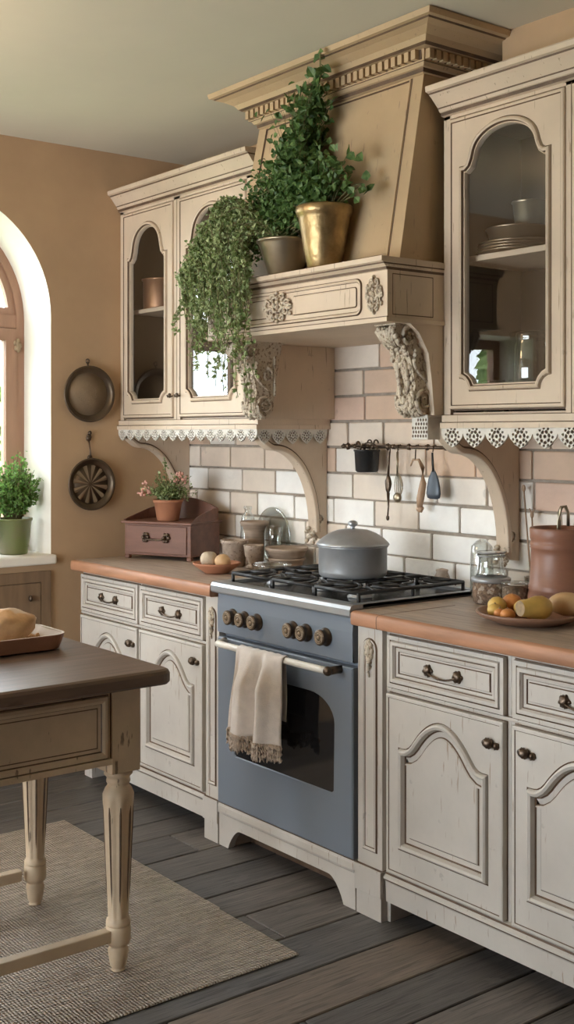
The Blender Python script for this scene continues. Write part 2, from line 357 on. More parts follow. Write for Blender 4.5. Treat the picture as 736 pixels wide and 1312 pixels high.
def lace(mb, P, length, n, drop, top=.028, th=.005, m=0):
    p = length/n
    for i in range(n):
        a0 = i*p; o = [(a0, top+drop*.0), (a0, 0)]
        for k in range(1, 16):
            t = k/16; a = a0+p*t
            b = -drop*(math.sin(PI*t)**.55) - drop*.22*max(0, 1-abs(t-.5)*7) + drop*.10*abs(math.sin(3*PI*t))
            o.append((a, b))
        o += [(a0+p, 0), (a0+p, top)]
        hs = []; cx = a0+p/2; cz = -drop*.26; R = p*.31
        def hole(x, z, rx, rz, rot=0):
            hs.append([(x+rx*math.cos(t)*math.cos(rot)-rz*math.sin(t)*math.sin(rot), z+rx*math.cos(t)*math.sin(rot)+rz*math.sin(t)*math.cos(rot)) for t in [2*PI*q/7 for q in range(7)]])
        hole(cx, cz+R*.05, R*.2, R*.2)
        for k in range(7):
            a = k*2*PI/7+.3; hole(cx+R*.56*math.cos(a), cz+R*.56*math.sin(a), R*.19, R*.24, a)
        for k in range(11):
            a = k*2*PI/11; hole(cx+R*.98*math.cos(a), cz+R*.90*math.sin(a), R*.17, R*.15)
        prism(mb, P, o, 0, th, hs, m)
        fill(mb, P, [(cx+R*1.14*math.cos(q*PI/8), cz+R*1.08*math.sin(q*PI/8)) for q in range(16)], (), -.0015, 1)  # dark disc added behind the holes, painted shade for the void

# ------------------------------------------------------------------ setting
H = 2.675; XR = 5.7; YF = -4.25
# floor of separate boards running along y
mb = MB(); x = -.1; k = 0; rnd = random.Random(3)
edges = []
while x < XR:
    w = rnd.choice((.155, .175, .185, .20)); edges.append((x, w)); x += w
for x, w in edges:
    y = YF-.1; first = rnd.uniform(.3, 2.2); segs = [y]; q = y+first
    while q < -.02: segs.append(q); q += rnd.uniform(1.3, 2.4)
    segs.append(.0)
    for i in range(len(segs)-1):
        mm = rnd.choice((0, 1, 2, 3, 0, 3)) if not (2.05 < x < 2.22) else 4
        mb.box(x+.0035, x+w-.0035, segs[i]+.002, segs[i+1]-.002, -.03, rnd.uniform(-.0012, .0), mm)
mb.box(-.1, XR, YF-.1, 0, -.06, -.03, 5)
struct(mb.build('floor', FLR+[M['soil']], bevel=.0028, seg=1))
mb = MB(); mb.box(-.4, XR+.1, YF-.1, .15, H, H+.1); struct(mb.build('ceiling', 'ceil'))
# back wall: plaster with brick facing between counter and cabinets
mb = MB(); mb.box(-.4, XR+.1, .014, .16, -.06, H+.0)
struct_back = None
ROW = .0985; z = .80; r = 0; rnd = random.Random(11)
mb.box(0, 3.3, .004, .014, .8, 1.95, 1)
while z < 1.93:
    x = -.02-(.12 if r % 2 else 0)-rnd.uniform(0, .05)
    while x < 3.3:
        L = rnd.choice((.235, .25, .26, .20)); a0 = max(x, 0); a1 = min(x+L, 3.3)
        if a1-a0 > .03:
            warm_lit = (z > 1.42)
            mi = rnd.choice((0, 0, 4, 1, 5)) if warm_lit else rnd.choice((2, 3, 3, 5, 3, 2)) if z < 1.10 else rnd.choice((2, 3, 1, 5, 2, 4)) if z < 1.24 else rnd.choice((1, 2, 5, 1, 0))  # rows mix whitewash tones with painted light: warm up high, brighter low
            j = lambda: rnd.uniform(-.002, .002)
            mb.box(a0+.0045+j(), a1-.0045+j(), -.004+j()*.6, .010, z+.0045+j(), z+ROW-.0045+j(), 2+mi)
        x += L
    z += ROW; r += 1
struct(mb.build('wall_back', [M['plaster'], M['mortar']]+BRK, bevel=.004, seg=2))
# left wall with an arched and a square window opening
AY, AR, AZ, SILL = -1.183, .5, 1.94, .90
arch = [(AY-AR, SILL), (AY+AR, SILL)]+[(AY+AR*math.cos(PI*i/40), AZ+AR*math.sin(PI*i/40)) for i in range(41)]
w2 = rect(-3.10, SILL, -2.22, 2.0)
mb = MB(); P = PX(0, 0, 0)
fill(mb, P, rect(YF, -.05, 0, H), [arch, w2], 0, 0); fill(mb, P, rect(YF, -.05, 0, H), [arch, w2], -.34, 0)
wall(mb, P, arch, 0, -.34, 1, smooth=False); wall(mb, P, w2, 0, -.34, 1); wall(mb, P, rect(YF, -.05, 0, H), 0, -.34, 0)
struct(mb.build('wall_left', ['plaster', 'white']))
# front wall (behind the camera) with a wide window added as soft fill
mb = MB(); P = PF(0, YF, 0); w3 = rect(.25, .3, 2.55, 1.95)
prism(mb, P, rect(-.34, -.05, XR+.1, H), 0, .15, [w3]); struct(mb.build('wall_front', 'plaster'))
mb = MB(); mb.box(XR, XR+.15, YF, 0, -.05, H); struct(mb.build('wall_right', 'darkwood'))  # unseen wall; dark wood picked to cut bounced light from the right
mb = MB()
for a in (.25, 1.37, 2.49): mb.box(a, a+.06, YF-.12, YF-.06, .3, 1.95)
for b in (.3, 1.89): mb.box(.25, 2.55, YF-.12, YF-.06, b, b+.06)
struct(mb.build('fill_window', 'winwood', bevel=.004))  # frame of the added fill window
mb = MB(); mb.box(2.1, 3.6, -.21, .014, 2.50, H); struct(mb.build('trim_1', 'plaster'))
# arched window joinery
XW = -.26
w1 = MB(); P = PX(XW, 0, 0)
outer = [(AY-AR, SILL+.03), (AY+AR, SILL+.03)]+[(AY+AR*math.cos(PI*i/40), AZ+AR*math.sin(PI*i/40)) for i in range(41)]
inn = inset(outer, .036)
prism(w1, P, outer, -.06, .0, [inn])
w1.box(XW-.055, XW-.004, AY-AR+.03, AY+AR-.03, 1.905, 1.965)           # transom
fan = [(AY-AR+.036, 1.965), (AY+AR-.036, 1.965)]+[(AY+(AR-.036)*math.cos(PI*i/40), max(1.965, AZ+(AR-.036)*math.sin(PI*i/40))) for i in range(2, 39)]
prism(w1, P, fan, -.045, -.012, [inset(fan, .03)])
for s0 in (AY-AR+.036, AY+.002):
    r0 = rect(s0, SILL+.07, s0+AR-.038, 1.903); prism(w1, P, r0, -.045, .004, [inset(r0, .052)])
    glz = inset(r0, .048); mould(w1, P, glz, [(0, .002), (.006, -.008)], 0)
win = struct(w1.build('window_1', 'winwood', bevel=.003))
g = MB(); fill(g, P, inset(fan, .02), (), -.03)
for s0 in (AY-AR+.036, AY+.002): fill(g, P, inset(rect(s0, SILL+.07, s0+AR-.038, 1.903), .04), (), -.022)
g.build('window_glass', 'pane', win, fix=False)
sl = MB(); sl.box(-.27, .025, AY-AR-.02, AY+AR+.018, SILL-.008, SILL+.032); sl.build('window_sill', 'white', win, bevel=.009, seg=3)
hg = MB()
for zz in (1.83, 1.15):
    hg.tube([(XW+.008, AY+AR-.034, zz-.03), (XW+.008, AY+AR-.034, zz+.03)], .007)
    for q in range(5): hg.ell((XW+.006, AY+AR-.034+.012*math.cos(q*1.3), zz+.018*math.sin(q*1.3)), (.006, .009, .012), 0, 8, 6)
hg.build('hinge', 'hinge', win)
mb = MB(); P2 = PX(XW, 0, 0); prism(mb, P2, w2, -.05, 0, [inset(w2, .055)]); mb.box(XW-.04, XW+.005, -2.69, -2.63, SILL, 2.0)
win2 = struct(mb.build('window_2', 'winwood', bevel=.003))
g = MB(); fill(g, P2, inset(w2, .05), (), -.03); g.build('window_glass', 'pane', win2, fix=False)
mb = MB(); mb.box(-.27, .025, -3.13, -2.19, SILL-.03, SILL+.03); mb.build('window_sill', 'white', win2, bevel=.008)
# outside: lawn and shrubs that the cabinet glass mirrors
mb = MB(); mb.box(-14, -.34, -12, 8, -.6, -.5); struct(mb.build('ground', 'hedge'))
def shrub(x, y, h, rx, seed, label, nl=1500, core=.78):
    t = thing('garden_shrub', label, 'shrub', (x, y, -.5), 0, 'shrubs in the garden')
    rnd = random.Random(seed); mb = MB()
    for k in range(nl):
        d = Vector((rnd.gauss(0, 1), rnd.gauss(0, 1), rnd.gauss(0, 1))).normalized(); q = rnd.uniform(.75, 1.05)*(1+.25*mnoise.noise(d*2.4+Vector((seed, 0, 0))))
        p = Vector((x+d.x*rx*q, y+d.y*rx*q, -.5+h*.56+d.z*h*.46*q))
        mb.leaf(p, Vector((rnd.gauss(0, 1), rnd.gauss(0, 1), rnd.gauss(0, .6))), d, rnd.uniform(.16, .26), rnd.uniform(.12, .2))
    mb.ell((x, y, -.5+h*.56), (rx*core, rx*core, h*core*.5), 0, 20, 14, .3, seed, 3)
    mb.build('foliage', 'hedge', t, fix=False)
    s = MB(); s.tube([(x, y, -.55), (x, y, h*.3)], .07); s.build('stem', 'stem', t)
shrub(-3.2, -1.2, 2.45, .95, 1, 'rounded garden shrub straight outside the arched window')
shrub(-2.6, -5.2, 3.0, 1.0, 2, 'tall garden shrub outside the square window', 800, .35)
shrub(-3.3, 1.05, 2.3, .95, 4, 'low garden shrub outside, toward the brick wall')

# ------------------------------------------------------------------ base cabinets
YC = -.580                                                   # face-frame plane
def slab(mb, P, w, h, th):
    """outer edge walls of a door or drawer front"""
    wall(mb, P, rect(0, 0, w, h), 0, th, 0); gap_shade(mb, P, rect(-.004, -.004, w+.004, h+.004), .0008, .006, 1)
def drawer_front(root, x0, x1, z0, z1):
    P = PF(x0, YC, z0); w, h = x1-x0, z1-z0; mb = MB(); slab(mb, P, w, h, .016)
    R = rect(0, 0, w, h)
    mould(mb, P, R, [(0, .016), (.012, .016), (.014, .012), (.017, .019), (.026, .019), (.030, .011), (.033, .010), (.036, .013), (.043, .011), (.045, .007), (.050, .007), (.052, .012)],
          [0, 1, 0, 0, 0, 1, 0, 0, 1, 0, 1])
    fill(mb, P, inset(R, .052), (), .012)
    o = mb.build('drawer', ['cream', 'glaze_and_shade'], root); pull(o, P, w/2, h/2-.003); return o
def door_front(root, x0, x1, z0, z1, kx, kz=.62):
    P = PF(x0, YC, z0); w, h = x1-x0, z1-z0; mb = MB(); slab(mb, P, w, h, .018)
    R = rect(0, 0, w, h); lp = archloop(.050, w-.050, .078, .375, .478, .022, n=26)
    mould(mb, P, R, [(0, .018), (.004, .020), (.010, .020), (.012, .018)], [0, 0, 1])
    fill(mb, P, inset(R, .012), [lp], .018)
    mould(mb, P, lp, [(0, .018), (.003, .015), (.006, .025), (.011, .029), (.018, .026), (.022, .013), (.026, .010), (.040, .010), (.043, .013), (.046, .016)], [1, 0, 0, 0, 0, 1, 0, 1, 0])
    fill(mb, P, inset(lp, .046), (), .016)
    o = mb.build('door', ['cream', 'glaze_and_shade'], root); knob(o, P, kx-x0, kz-z0); return o
def base_unit(label, x0, x1, dx0, dx1, kx, feet=()):
    t = thing('base_cabinet', label, 'cabinet', ((x0+x1)/2, -.3, 0), 0, 'base cabinets along the brick wall')
    mb = MB(); mb.box(x0, x1, YC, -.01, .15, .868)                    # carcass
    for (a, b) in feet: mb.box(a, b, YC+.005, -.05, 0, .15)
    mb.box(x0, x1, -.44, -.02, 0, .15, 1)  # dark toe panel: the shade under the rail put into its colour
    mb.build('body', ['cream', 'glaze_and_shade'], t, bevel=.002)
    s = MB(); P = PF(x0, YC, 0)
    rs = [(0, .066), (.012, .066), (.014, .125), (.017, .130), (.022, .136), (.022, .142), (.014, .148), (.012, .153), (0, .156)]
    s.rings([[(x0, YC-h, z), (x1, YC-h, z)] for h, z in rs], [1, 0, 0, 1, 0, 0, 1, 0], closed=False, smooth=False)
    s.box(x0, x1, YC-.0, YC+.02, .066, .156)
    s.build('base_rail', ['cream', 'glaze_and_shade'], t)
    drawer_front(t, dx0, dx1, .701, .852); door_front(t, dx0, dx1, .158, .682, kx)
    r = MB(); r.rings([[(x0, YC-h, z), (x1, YC-h, z)] for h, z in [(0, .686), (.008, .687), (.010, .692), (.008, .697), (0, .698)]], [1, 0, 0, 1], closed=False, smooth=False)
    r.build('mid_rail', ['cream', 'glaze_and_shade'], t)
    return t
def pilaster(t, x0, x1, ys=YC):
    P = PF(x0, ys, 0); w = x1-x0; mb = MB()
    mb.box(x0, x1, ys-.016, ys+.02, .15, .868)
    c = w/2; hw = w*.27
    lp = [(c-hw, .20), (c+hw, .20)]+[(c+hw*math.cos(PI*i/12), .80+hw*1.0*math.sin(PI*i/12)) for i in range(13)]
    P1 = PF(x0, ys-.016, 0); mould(mb, P1, lp, [(-.004, .0006), (0, .005), (.004, .005), (.007, .0015), (.010, .0008)], [1, 0, 0, 1]); fill(mb, P1, inset(lp, .010), (), .0008)
    # plinth blocks
    mb.box(x0-.004, x1+.004, ys-.028, ys+.05, .072, .150); mb.box(x0-.001, x1+.001, ys-.022, ys+.05, 0, .072)
    for zz in (.0725, .1505): mb.box(x0-.002, x1+.002, ys-.0245, ys, zz-.001, zz+.001, 1)
    o = mb.build('pilaster', ['cream', 'glaze_and_shade'], t, bevel=.002)
    cv = MB(); P3 = PF(x0, ys-.020, 0)
    for k in range(9):
        a = k*2*PI/9; cv.ell(P3(c+.012*math.cos(a), .795+.026*math.sin(a), .001), (.006, .006, .010), 0, 8, 6)
    cv.ell(P3(c, .795, .002), (.009, .009, .018), 0, 10, 8, .3, 2, 6)
    cv.tube([P3(c+.004*math.sin(i), .765-.007*i, .001) for i in range(8)], [.009-.001*i for i in range(8)], 8)
    cv.build('carved_drop', 'carved', o)
a = base_unit('cream base cabinet at the window end of the left counter', .095, .574, .103, .566, .518, [(.097, .16)])
b = base_unit('cream base cabinet directly left of the blue stove, carved pilaster at its edge', .574, 1.045, .582, 1.024, .972)
pilaster(b, 1.045, 1.128)
c = base_unit('cream base cabinet directly right of the blue stove, full arched door in view', 1.988, 2.461, 1.996, 2.446, 2.402)
pilaster(c, 1.868, 1.976)
mb = MB(); mb.box(1.862, 1.99, YC+.004, -.01, 0, .868); mb.build('side_post', 'cream', c, bevel=.002)
d = base_unit('cream base cabinet at the right frame edge, under the fruit plate', 2.461, 2.95, 2.478, 2.93, 2.525)
# countertops
def countertop(x0, x1, label, seam=None, y1=-.005):
    prof = [(0, .868), (.013, .869), (.017, .873), (.018, .889), (.017, .904), (.012, .909), (0, .911)]
    t = thing('countertop', label, 'countertop', ((x0+x1)/2, -.3, .87))
    mb = MB(); yf = -.612
    mb.rings([[(x0, yf-h, z), (x1, yf-h, z)] for h, z in prof], 1, closed=False, smooth=True)
    mb.add([(x0, yf, .911), (x1, yf, .911), (x1, y1, .911), (x0, y1, .911)], [(0, 1, 2, 3)], 0)
    mb.add([(x0, yf, .868), (x1, yf, .868), (x1, y1, .868), (x0, y1, .868)], [(0, 3, 2, 1)], 0)
    for xx in (x0, x1):
        mb.add([(xx, yf-h, z) for h, z in prof]+[(xx, y1, .911), (xx, y1, .868)], [tuple(range(len(prof)+2))], 1)
    mb.build('worktop', ['counter', 'counter_edge'], t)
    if seam:
        s = MB(); s.rings([[(seam, yf-h-.0006, z), (seam+.003, yf-h-.0006, z)] for h, z in prof[1:]], 0, closed=False); s.box(seam, seam+.002, yf, -.3, .911, .9115); s.build('joint_line', 'glaze_and_shade', t)
    return t
countertop(.075, 1.118, 'wooden counter left of the stove, holding the bread box')
countertop(1.872, 3.05, 'wooden counter right of the stove, holding the clay crock and fruit', seam=1.985)

# ------------------------------------------------------------------ stove
SX0, SX1 = 1.134, 1.860
t = thing('stove_plinth', 'cream wooden plinth with bracket feet under the blue stove', 'plinth', (1.49, -.4, 0))
mb = MB(); w = SX1-SX0; P = PF(SX0, -.575, 0)
o = [(0, 0), (.055, 0)]+[(.055+.075*(i/8), .075*math.sin(PI/2*i/8)**.8) for i in range(1, 9)]+[(w-.055-.075*(1-i/8), .075*math.cos(PI/2*i/8)**.8) for i in range(0, 8)]+[(w-.055, 0), (w, 0), (w, .150), (0, .150)]
prism(mb, P, o, 0, .025)
mb.rings([[(SX0, -.60-h, z), (SX1, -.60-h, z)] for h, z in [(0, .112), (.004, .114), (.006, .122), (.006, .140), (.002, .148), (0, .150)]], [1, 0, 0, 0, 1], closed=False, smooth=False)
mb.box(SX0+.05, SX1-.05, -.5, -.46, 0, .15, 1)
mb.box(SX0, SX1, -.575, -.05, .10, .15)
for a in (SX0, SX1-.05): mb.box(a, a+.05, -.575, -.05, 0, .12)
mb.build('skirting', ['cream', 'glaze_and_shade'], t, bevel=.0015)
st = thing('stove', 'blue-grey enamelled range cooker with six round knobs', 'stove', (1.49, -.35, .15))
mb = MB(); mb.box(SX0+.003, SX1-.003, -.575, -.03, .151, .885, 0); mb.box(SX0+.001, SX1-.001, -.574, -.5, .735, .748, 1)
mb.build('body', ['blue', 'black'], st, bevel=.002)
cp = MB(); P = PF(SX0, -.575, .745)
cp.rings([[(SX0+.003, -.575-h, z), (SX1-.003, -.575-h, z)] for h, z in [(0, .747), (.027, .747), (.033, .750), (.034, .84), (.030, .884), (0, .886)]], 0, closed=False, smooth=False)
for xx in (SX0+.003, SX1-.003): cp.add([(xx, -.575, .747), (xx, -.602, .747), (xx, -.609, .84), (xx, -.605, .884), (xx, -.575, .886)], [(0, 1, 2, 3, 4)], 0)
cpo = cp.build('control_panel', 'blue', st)
for kx in (1.234, 1.303, 1.374, 1.569, 1.637, 1.733):
    k = MB(); k.M = Matrix.Translation((kx, -.609, .812)) @ Matrix.Rotation(PI/2, 4, 'X')
    k.lathe([(.028, -.001), (.029, .004), (.024, .006), (.022, .020), (.025, .023), (.025, .029), (.021, .031)], n=24)
    for rr in (.0185, .0125): k.tube([(rr*math.cos(q*PI/10), rr*math.sin(q*PI/10), .031) for q in range(21)], .0022, 6, 1)
    k.ell((0, 0, .031), (.007, .007, .005), 1)
    for q in range(12): k.ell((.0155*math.cos(q*PI/6), .0155*math.sin(q*PI/6), .031), (.0022, .0022, .002), 1, 6, 4)
    k.build('knob', ['bronze', 'pan2'], st)
od = MB(); P = PF(SX0+.003, -.575, .153); w = SX1-SX0-.006; h = .580
wl = [(.10, .185), (.108, .178), (w-.10, .178), (w-.088, .186)]+[(w-.084-.13*(1-math.cos(PI/2*i/8)), .395+.085*math.sin(PI/2*i/8)) for i in range(9)]+[(.10+.03*(1-math.sin(PI/2*i/5)), .452+.028*math.cos(PI/2*i/5)) for i in range(6)]
R = rect(0, 0, w, h); mould(od, P, R, [(0, 0), (0, .030), (.004, .034)], 0)
fill(od, P, inset(R, .004), [wl], .034); mould(od, P, wl, [(0, .034), (.003, .030), (.004, .020)], [0, 1])
door = od.build('oven_door', ['blue', 'black'], st)
g = MB(); fill(g, P, inset(wl, .003), (), .029); g.build('oven_glass', 'ovenglass', door, fix=False)
hd = MB(); hz = .722; yh = -.655
hd.tube([(1.19, -.607, hz), (1.196, -.635, hz), (1.21, yh-.002, hz), (1.25, yh-.004, hz), (1.50, yh-.004, hz), (1.76, yh-.004, hz), (1.795, yh-.002, hz)], [.010, .0115, .012, .0115, .011, .0115, .012], 12, 0)
hd.tube([(1.800, -.605, hz), (1.800, yh-.006, hz)], .0125, 12, 1); hd.ell((1.800, yh-.004, hz), (.016, .014, .015), 1); hd.tube([(1.184, -.606, hz), (1.186, -.618, hz)], .013, 12, 1)
hd.build('handle', ['ivory', 'bronze'], door)
ho = MB()
prof = [(0, .886), (.016, .887), (.022, .893), (.022, .912), (.016, .922), (.006, .926), (-.03, .926), (-.034, .922)]
ho.rings([[(SX0-.012, -.606-h, z), (SX1+.006, -.606-h, z)] for h, z in prof], 0, closed=False, smooth=False)
for xx in (SX0-.012, SX1+.006): ho.add([(xx, -.606-h, z) for h, z in prof[:6]]+[(xx, -.05, .926), (xx, -.05, .886)], [tuple(range(8))], 0)
for (a, b) in ((SX0-.012, SX0+.018), (SX1-.022, SX1+.006)): ho.box(a, b, -.576, -.05, .913, .926)
ho.box(SX0-.012, SX1+.006, -.085, -.05, .913, .928)
ho.box(SX0-.012, SX1+.006, -.606, -.05, .886, .914, 0)
hob = ho.build('hob', ['steel', 'black'], st, bevel=.0012)
sp = MB(); sp.box(SX0+.022, SX1-.026, -.568, -.09, .914, .917); sp.build('spill_tray', 'black', hob)
def burner(x, y, r):
    b = MB(); b.lathe([(r*1.15, .917), (r*1.15, .922), (r, .926), (r, .932), (r*.9, .934)], (x, y, 0), 22); b.lathe([(r*.82, .934), (r*.82, .940), (r*.74, .943), (0, .943)], (x, y, 0), 22, 1)
    b.build('burner', ['alu', 'black'], hob)
for bx, by, r in ((1.28, -.44, .042), (1.28, -.21, .034), (1.70, -.44, .036), (1.60, -.21, .045), (1.49, -.42, .028)): burner(bx, by, r)
for gx0, gx1 in ((1.16, 1.385), (1.392, 1.610), (1.617, 1.828)):
    g = MB(); z = .952; y0, y1 = -.558, -.098
    loop = [(gx0, y0), (gx1, y0), (gx1, y1), (gx0, y1), (gx0, y0)]
    g.tube([(a, b, z) for a, b in loop], .0065, 6)
    cx = (gx0+gx1)/2; g.tube([(gx0, (y0+y1)/2, z), (gx1, (y0+y1)/2, z)], .006, 6)
    for by in (-.44, -.21):
        for q in range(8):
            a = q*PI/4+PI/8; rx = (gx1-gx0)/2; d = min(rx/max(abs(math.cos(a)), .01), .115/max(abs(math.sin(a)), .01))
            g.tube([(cx+.026*math.cos(a), by+.026*math.sin(a), z+.003), (cx+d*math.cos(a), by+d*math.sin(a), z)], .0048, 6)
    for a, b in loop[:4]+[(gx0, (y0+y1)/2), (gx1, (y0+y1)/2)]: g.tube([(a, b, z), (a, b, .916)], .006, 6)
    g.build('grate', 'iron', st)

# pot on the hob
def cookpot():
    t = thing('cooking_pot', 'dented aluminium pot with domed lid on the stove', 'pot', (1.522, -.315, .9585))
    c = (1.522, -.315, .9595); mb = MB(); r = .117
    mb.lathe([(0, 0), (r*.93, 0), (r*.985, .006), (r, .02), (r, .098), (r*1.035, .101), (r*1.035, .105), (r*.98, .105), (r*.97, .02), (0, .01)], c, 40); mb.build('body', 'alu', t)
    l = MB(); l.lathe([(r*1.06, .106), (r*1.07, .109), (r*1.02, .116), (r*.9, .129), (r*.7, .145), (r*.45, .156), (r*.2, .160), (0, .161)], c, 40)
    lo = l.build('lid', 'alu', t)
    k = MB(); k.tube([(c[0], c[1], c[2]+.158), (c[0], c[1], c[2]+.170)], .008, 10); k.ell((c[0], c[1], c[2]+.178), (.017, .017, .011)); k.build('lid_knob', 'steel', lo)
cookpot()

# towel over the oven handle
def towel():
    t = thing('tea_towel', 'off-white linen towel with knotted fringe over the oven handle', 'towel', (1.47, -.66, .73))
    hz_, yc, rr = .722, -.659, .0145; nu, nv = 40, 34; zb = .435
    def sheet(mb, x0, x1, xb0, xb1, off, lenf, lenb, ph, m=0):
        rows = []
        for j in range(nv):
            s = j/(nv-1)*(lenf+lenb+PI*rr) - lenb
            row = []
            for i in range(nu):
                u = i/(nu-1)
                if s < 0: fz, fy, dn = hz_+s, yc+rr, -s
                elif s < PI*rr: a = s/rr; fz, fy, dn = hz_+rr*math.sin(a), yc+rr*math.cos(a), 0
                else: fz, fy, dn = hz_-(s-PI*rr), yc-rr, s-PI*rr
                e = min(1, dn/.28); xx = (x0+(x1-x0)*u)*(1-e)+(xb0+(xb1-xb0)*u)*e
                amp = .005+.021*min(1, dn/.10)
                fold = amp*math.sin(u*PI*4.3+ph)+.35*amp*math.sin(u*23+ph*2)
                if s < 0: fy = fy+min(.02, .4*dn)*0+.3*abs(fold)*0; fz = fz
                else: fy = fy-off-amp*.9+fold-(.0)
                if s >= 0 and dn == 0: fz += .001*math.sin(u*40)
                if 0 <= s < PI*rr*.5: fy = yc+rr*math.cos(s/rr)
                if s < 0: xx -= .022
                row.append((xx+.003*math.sin(dn*25+u*5), fy, fz))
            rows.append(row)
        mb.rings(rows, m, closed=False)
        return rows[-1]
    mb = MB(); e1 = sheet(mb, 1.345, 1.598, 1.292, 1.598, .002, .272, .20, .6)
    o = mb.build('cloth', 'linen', t, fix=False); md = o.modifiers.new('thick', 'SOLIDIFY'); md.thickness = .003; md.offset = 0
    fr = MB(); rnd = random.Random(5)
    for i in range(95):
        f = i/94*(len(e1)-1); k = min(int(f), len(e1)-2); p = Vector(e1[k]).lerp(Vector(e1[k+1]), f-k)
        L = rnd.uniform(.045, .062)
        for q in range(2):
            ox = rnd.uniform(-.003, .003); pts = [(p.x+ox+.003*math.sin(z*3+i), p.y-.002+rnd.uniform(-.003, .003), p.z+.006-L*z/6) for z in range(7)]
            fr.tube(pts, [.0022, .0034, .0022, .0036, .0024, .0036, .0016], 5)
    fr.build('fringe', 'linen2', t, fix=False)
towel()

# ------------------------------------------------------------------ wall cabinets
YU = -.335
def glazed_door(t, x0, x1, z0, z1, gx0, gx1, gz0, gzs, gza):
    P = PF(0, YU, 0); mb = MB(); R = rect(x0, z0, x1, z1)
    wall(mb, P, R, 0, .018); gap_shade(mb, P, inset(R, -.005), .0008, .007, 1)
    mould(mb, P, R, [(0, .018), (.003, .021), (.010, .021), (.013, .018)], [0, 0, 1])
    lp = archloop(gx0-.020, gx1+.020, gz0-.020, gzs+.016, gza+.022, .022, notch=.040, n=40, s0=.86)
    fill(mb, P, inset(R, .013), [lp], .018)
    mould(mb, P, lp, [(0, .018), (.002, .016), (.005, .026), (.010, .029), (.015, .026), (.018, .018), (.021, .018), (.023, .006), (.024, 0)], [1, 0, 0, 0, 1, 0, 0, 0])
    o = mb.build('door', ['cream_warm_lit', 'glaze_and_shade'], t)
    g = MB(); fill(g, P, inset(lp, .020), (), .008); g.build('glass_pane', 'pane', o, fix=False)
    return o
CROWN = [(0, 2.415), (.010, 2.418), (.012, 2.428), (.016, 2.430), (.020, 2.438), (.022, 2.442), (.030, 2.452), (.044, 2.470), (.052, 2.478), (.054, 2.483), (.064, 2.486), (.066, 2.500), (.064, 2.504), (0, 2.506)]
CM = [0, 1, 0, 0, 1, 0, 0, 0, 1, 0, 0, 0, 0]
def wall_cab(label, x0, x1, doors, shelves, ol, orr, div, ztop=0):
    t = thing('wall_cabinet', label, 'cabinet', ((x0+x1)/2, -.17, 1.5), 0, 'glazed wall cabinets')
    mb = MB()
    for a, b in ((x0, x0+.018), (x1-.018, x1)): mb.box(a, b, YU, -.006, 1.49, 2.42)
    mb.box(x0+.018, x1-.018, YU+.0, -.006, 1.4985, 1.508); mb.box(x0, x1, YU, -.006, 2.395, 2.42)
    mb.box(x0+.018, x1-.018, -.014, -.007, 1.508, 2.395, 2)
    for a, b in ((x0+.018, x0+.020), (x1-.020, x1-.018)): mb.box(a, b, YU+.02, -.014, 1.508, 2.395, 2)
    # face frame
    xs = [x0]+[v for d_ in doors for v in d_[:2]]+[x1]
    for i in range(0, len(xs), 2): mb.box(xs[i], xs[i+1], YU-.012, YU+.012, 1.49, 2.42)
    mb.box(x0, x1, YU-.012, YU+.012, 2.405, 2.42)
    mb.box(x0, x1+.004, YU-.022, -.006, 1.476, 1.500); mb.box(x0, x1+.007, YU-.030, -.006, 1.460, 1.4765)
    mb.box(x0, x1, YU-.0235, YU, 1.4995, 1.501, 1); mb.box(x0, x1, YU-.0305, YU, 1.4775, 1.479, 1)
    for d0, d1 in div: mb.box(d0-.0015, d0+.0015, YU-.013, YU, 1.5, 2.41, 1)
    mb.build('body', ['cream_warm_lit', 'glaze_and_shade', 'interior_shade'], t, bevel=.0015)
    c = MB(); crown(c, x0, x1, YU-.012, CROWN, ol, orr, -.006, CM); c.build('crown', ['cream_warm_lit', 'glaze_and_shade'], t)
    s = MB()
    for z in shelves: s.box(x0+.02, x1-.02, YU+.03, -.014, z-.018, z)
    s.build('shelf', 'carved' if 0 else 'cream_warm_lit', t, bevel=.002)
    for d_ in doors: glazed_door(t, *d_)
    return t
def door_hook(parent, x, z):
    mb = MB(); P = PF(0, YU-.018, 0)
    mb.ell(P(x, z, .006), (.008, .008, .010), 0, 10, 8); mb.tube([P(x+.003, z, .012), P(x+.012, z+.004, .016), P(x+.022, z-.006, .014), P(x+.030, z-.002, .010)], .003)
    mb.tube([P(x-.003, z, .008), P(x-.012, z-.006, .008), P(x-.020, z+.002, .006)], .003)
    mb.build('latch', 'bronze', parent)
WL = wall_cab('glazed cream wall cabinet in the corner left of the hood, two arched doors', .001, 1.030,
              [(.030, .438, 1.512, 2.400, .090, .378, 1.590, 2.19, 2.325), (.486, .950, 1.512, 2.400, .556, .878, 1.590, 2.19, 2.335)], [1.985], 0, 0, [(.462, 0)])
for x in (.425, .480): door_hook(WL, x, 1.600)
WR = wall_cab('glazed cream wall cabinet at the right edge, plates and jars behind glass', 1.985, 2.97,
              [(2.012, 2.452, 1.518, 2.400, 2.075, 2.388, 1.590, 2.235, 2.345), (2.492, 2.930, 1.518, 2.400, 2.556, 2.868, 1.590, 2.235, 2.345)], [1.985], .25, 0, [(2.472, 0)])
# fretwork valances: front, and the returns on the hood side
lc = MB(); lace(lc, PF(.001, YU-.018, 1.444), 1.029, 15, .028, .022); lace(lc, PX(1.022, YU-.018, 1.444), .338, 5, .036, .022); lc.build('lace_valance', ['lace', 'glaze_and_shade'], WL)
lc = MB(); lace(lc, PF(1.985, YU-.018, 1.444), .985, 11, .038, .022); lc.build('lace_valance', ['lace', 'glaze_and_shade'], WR)
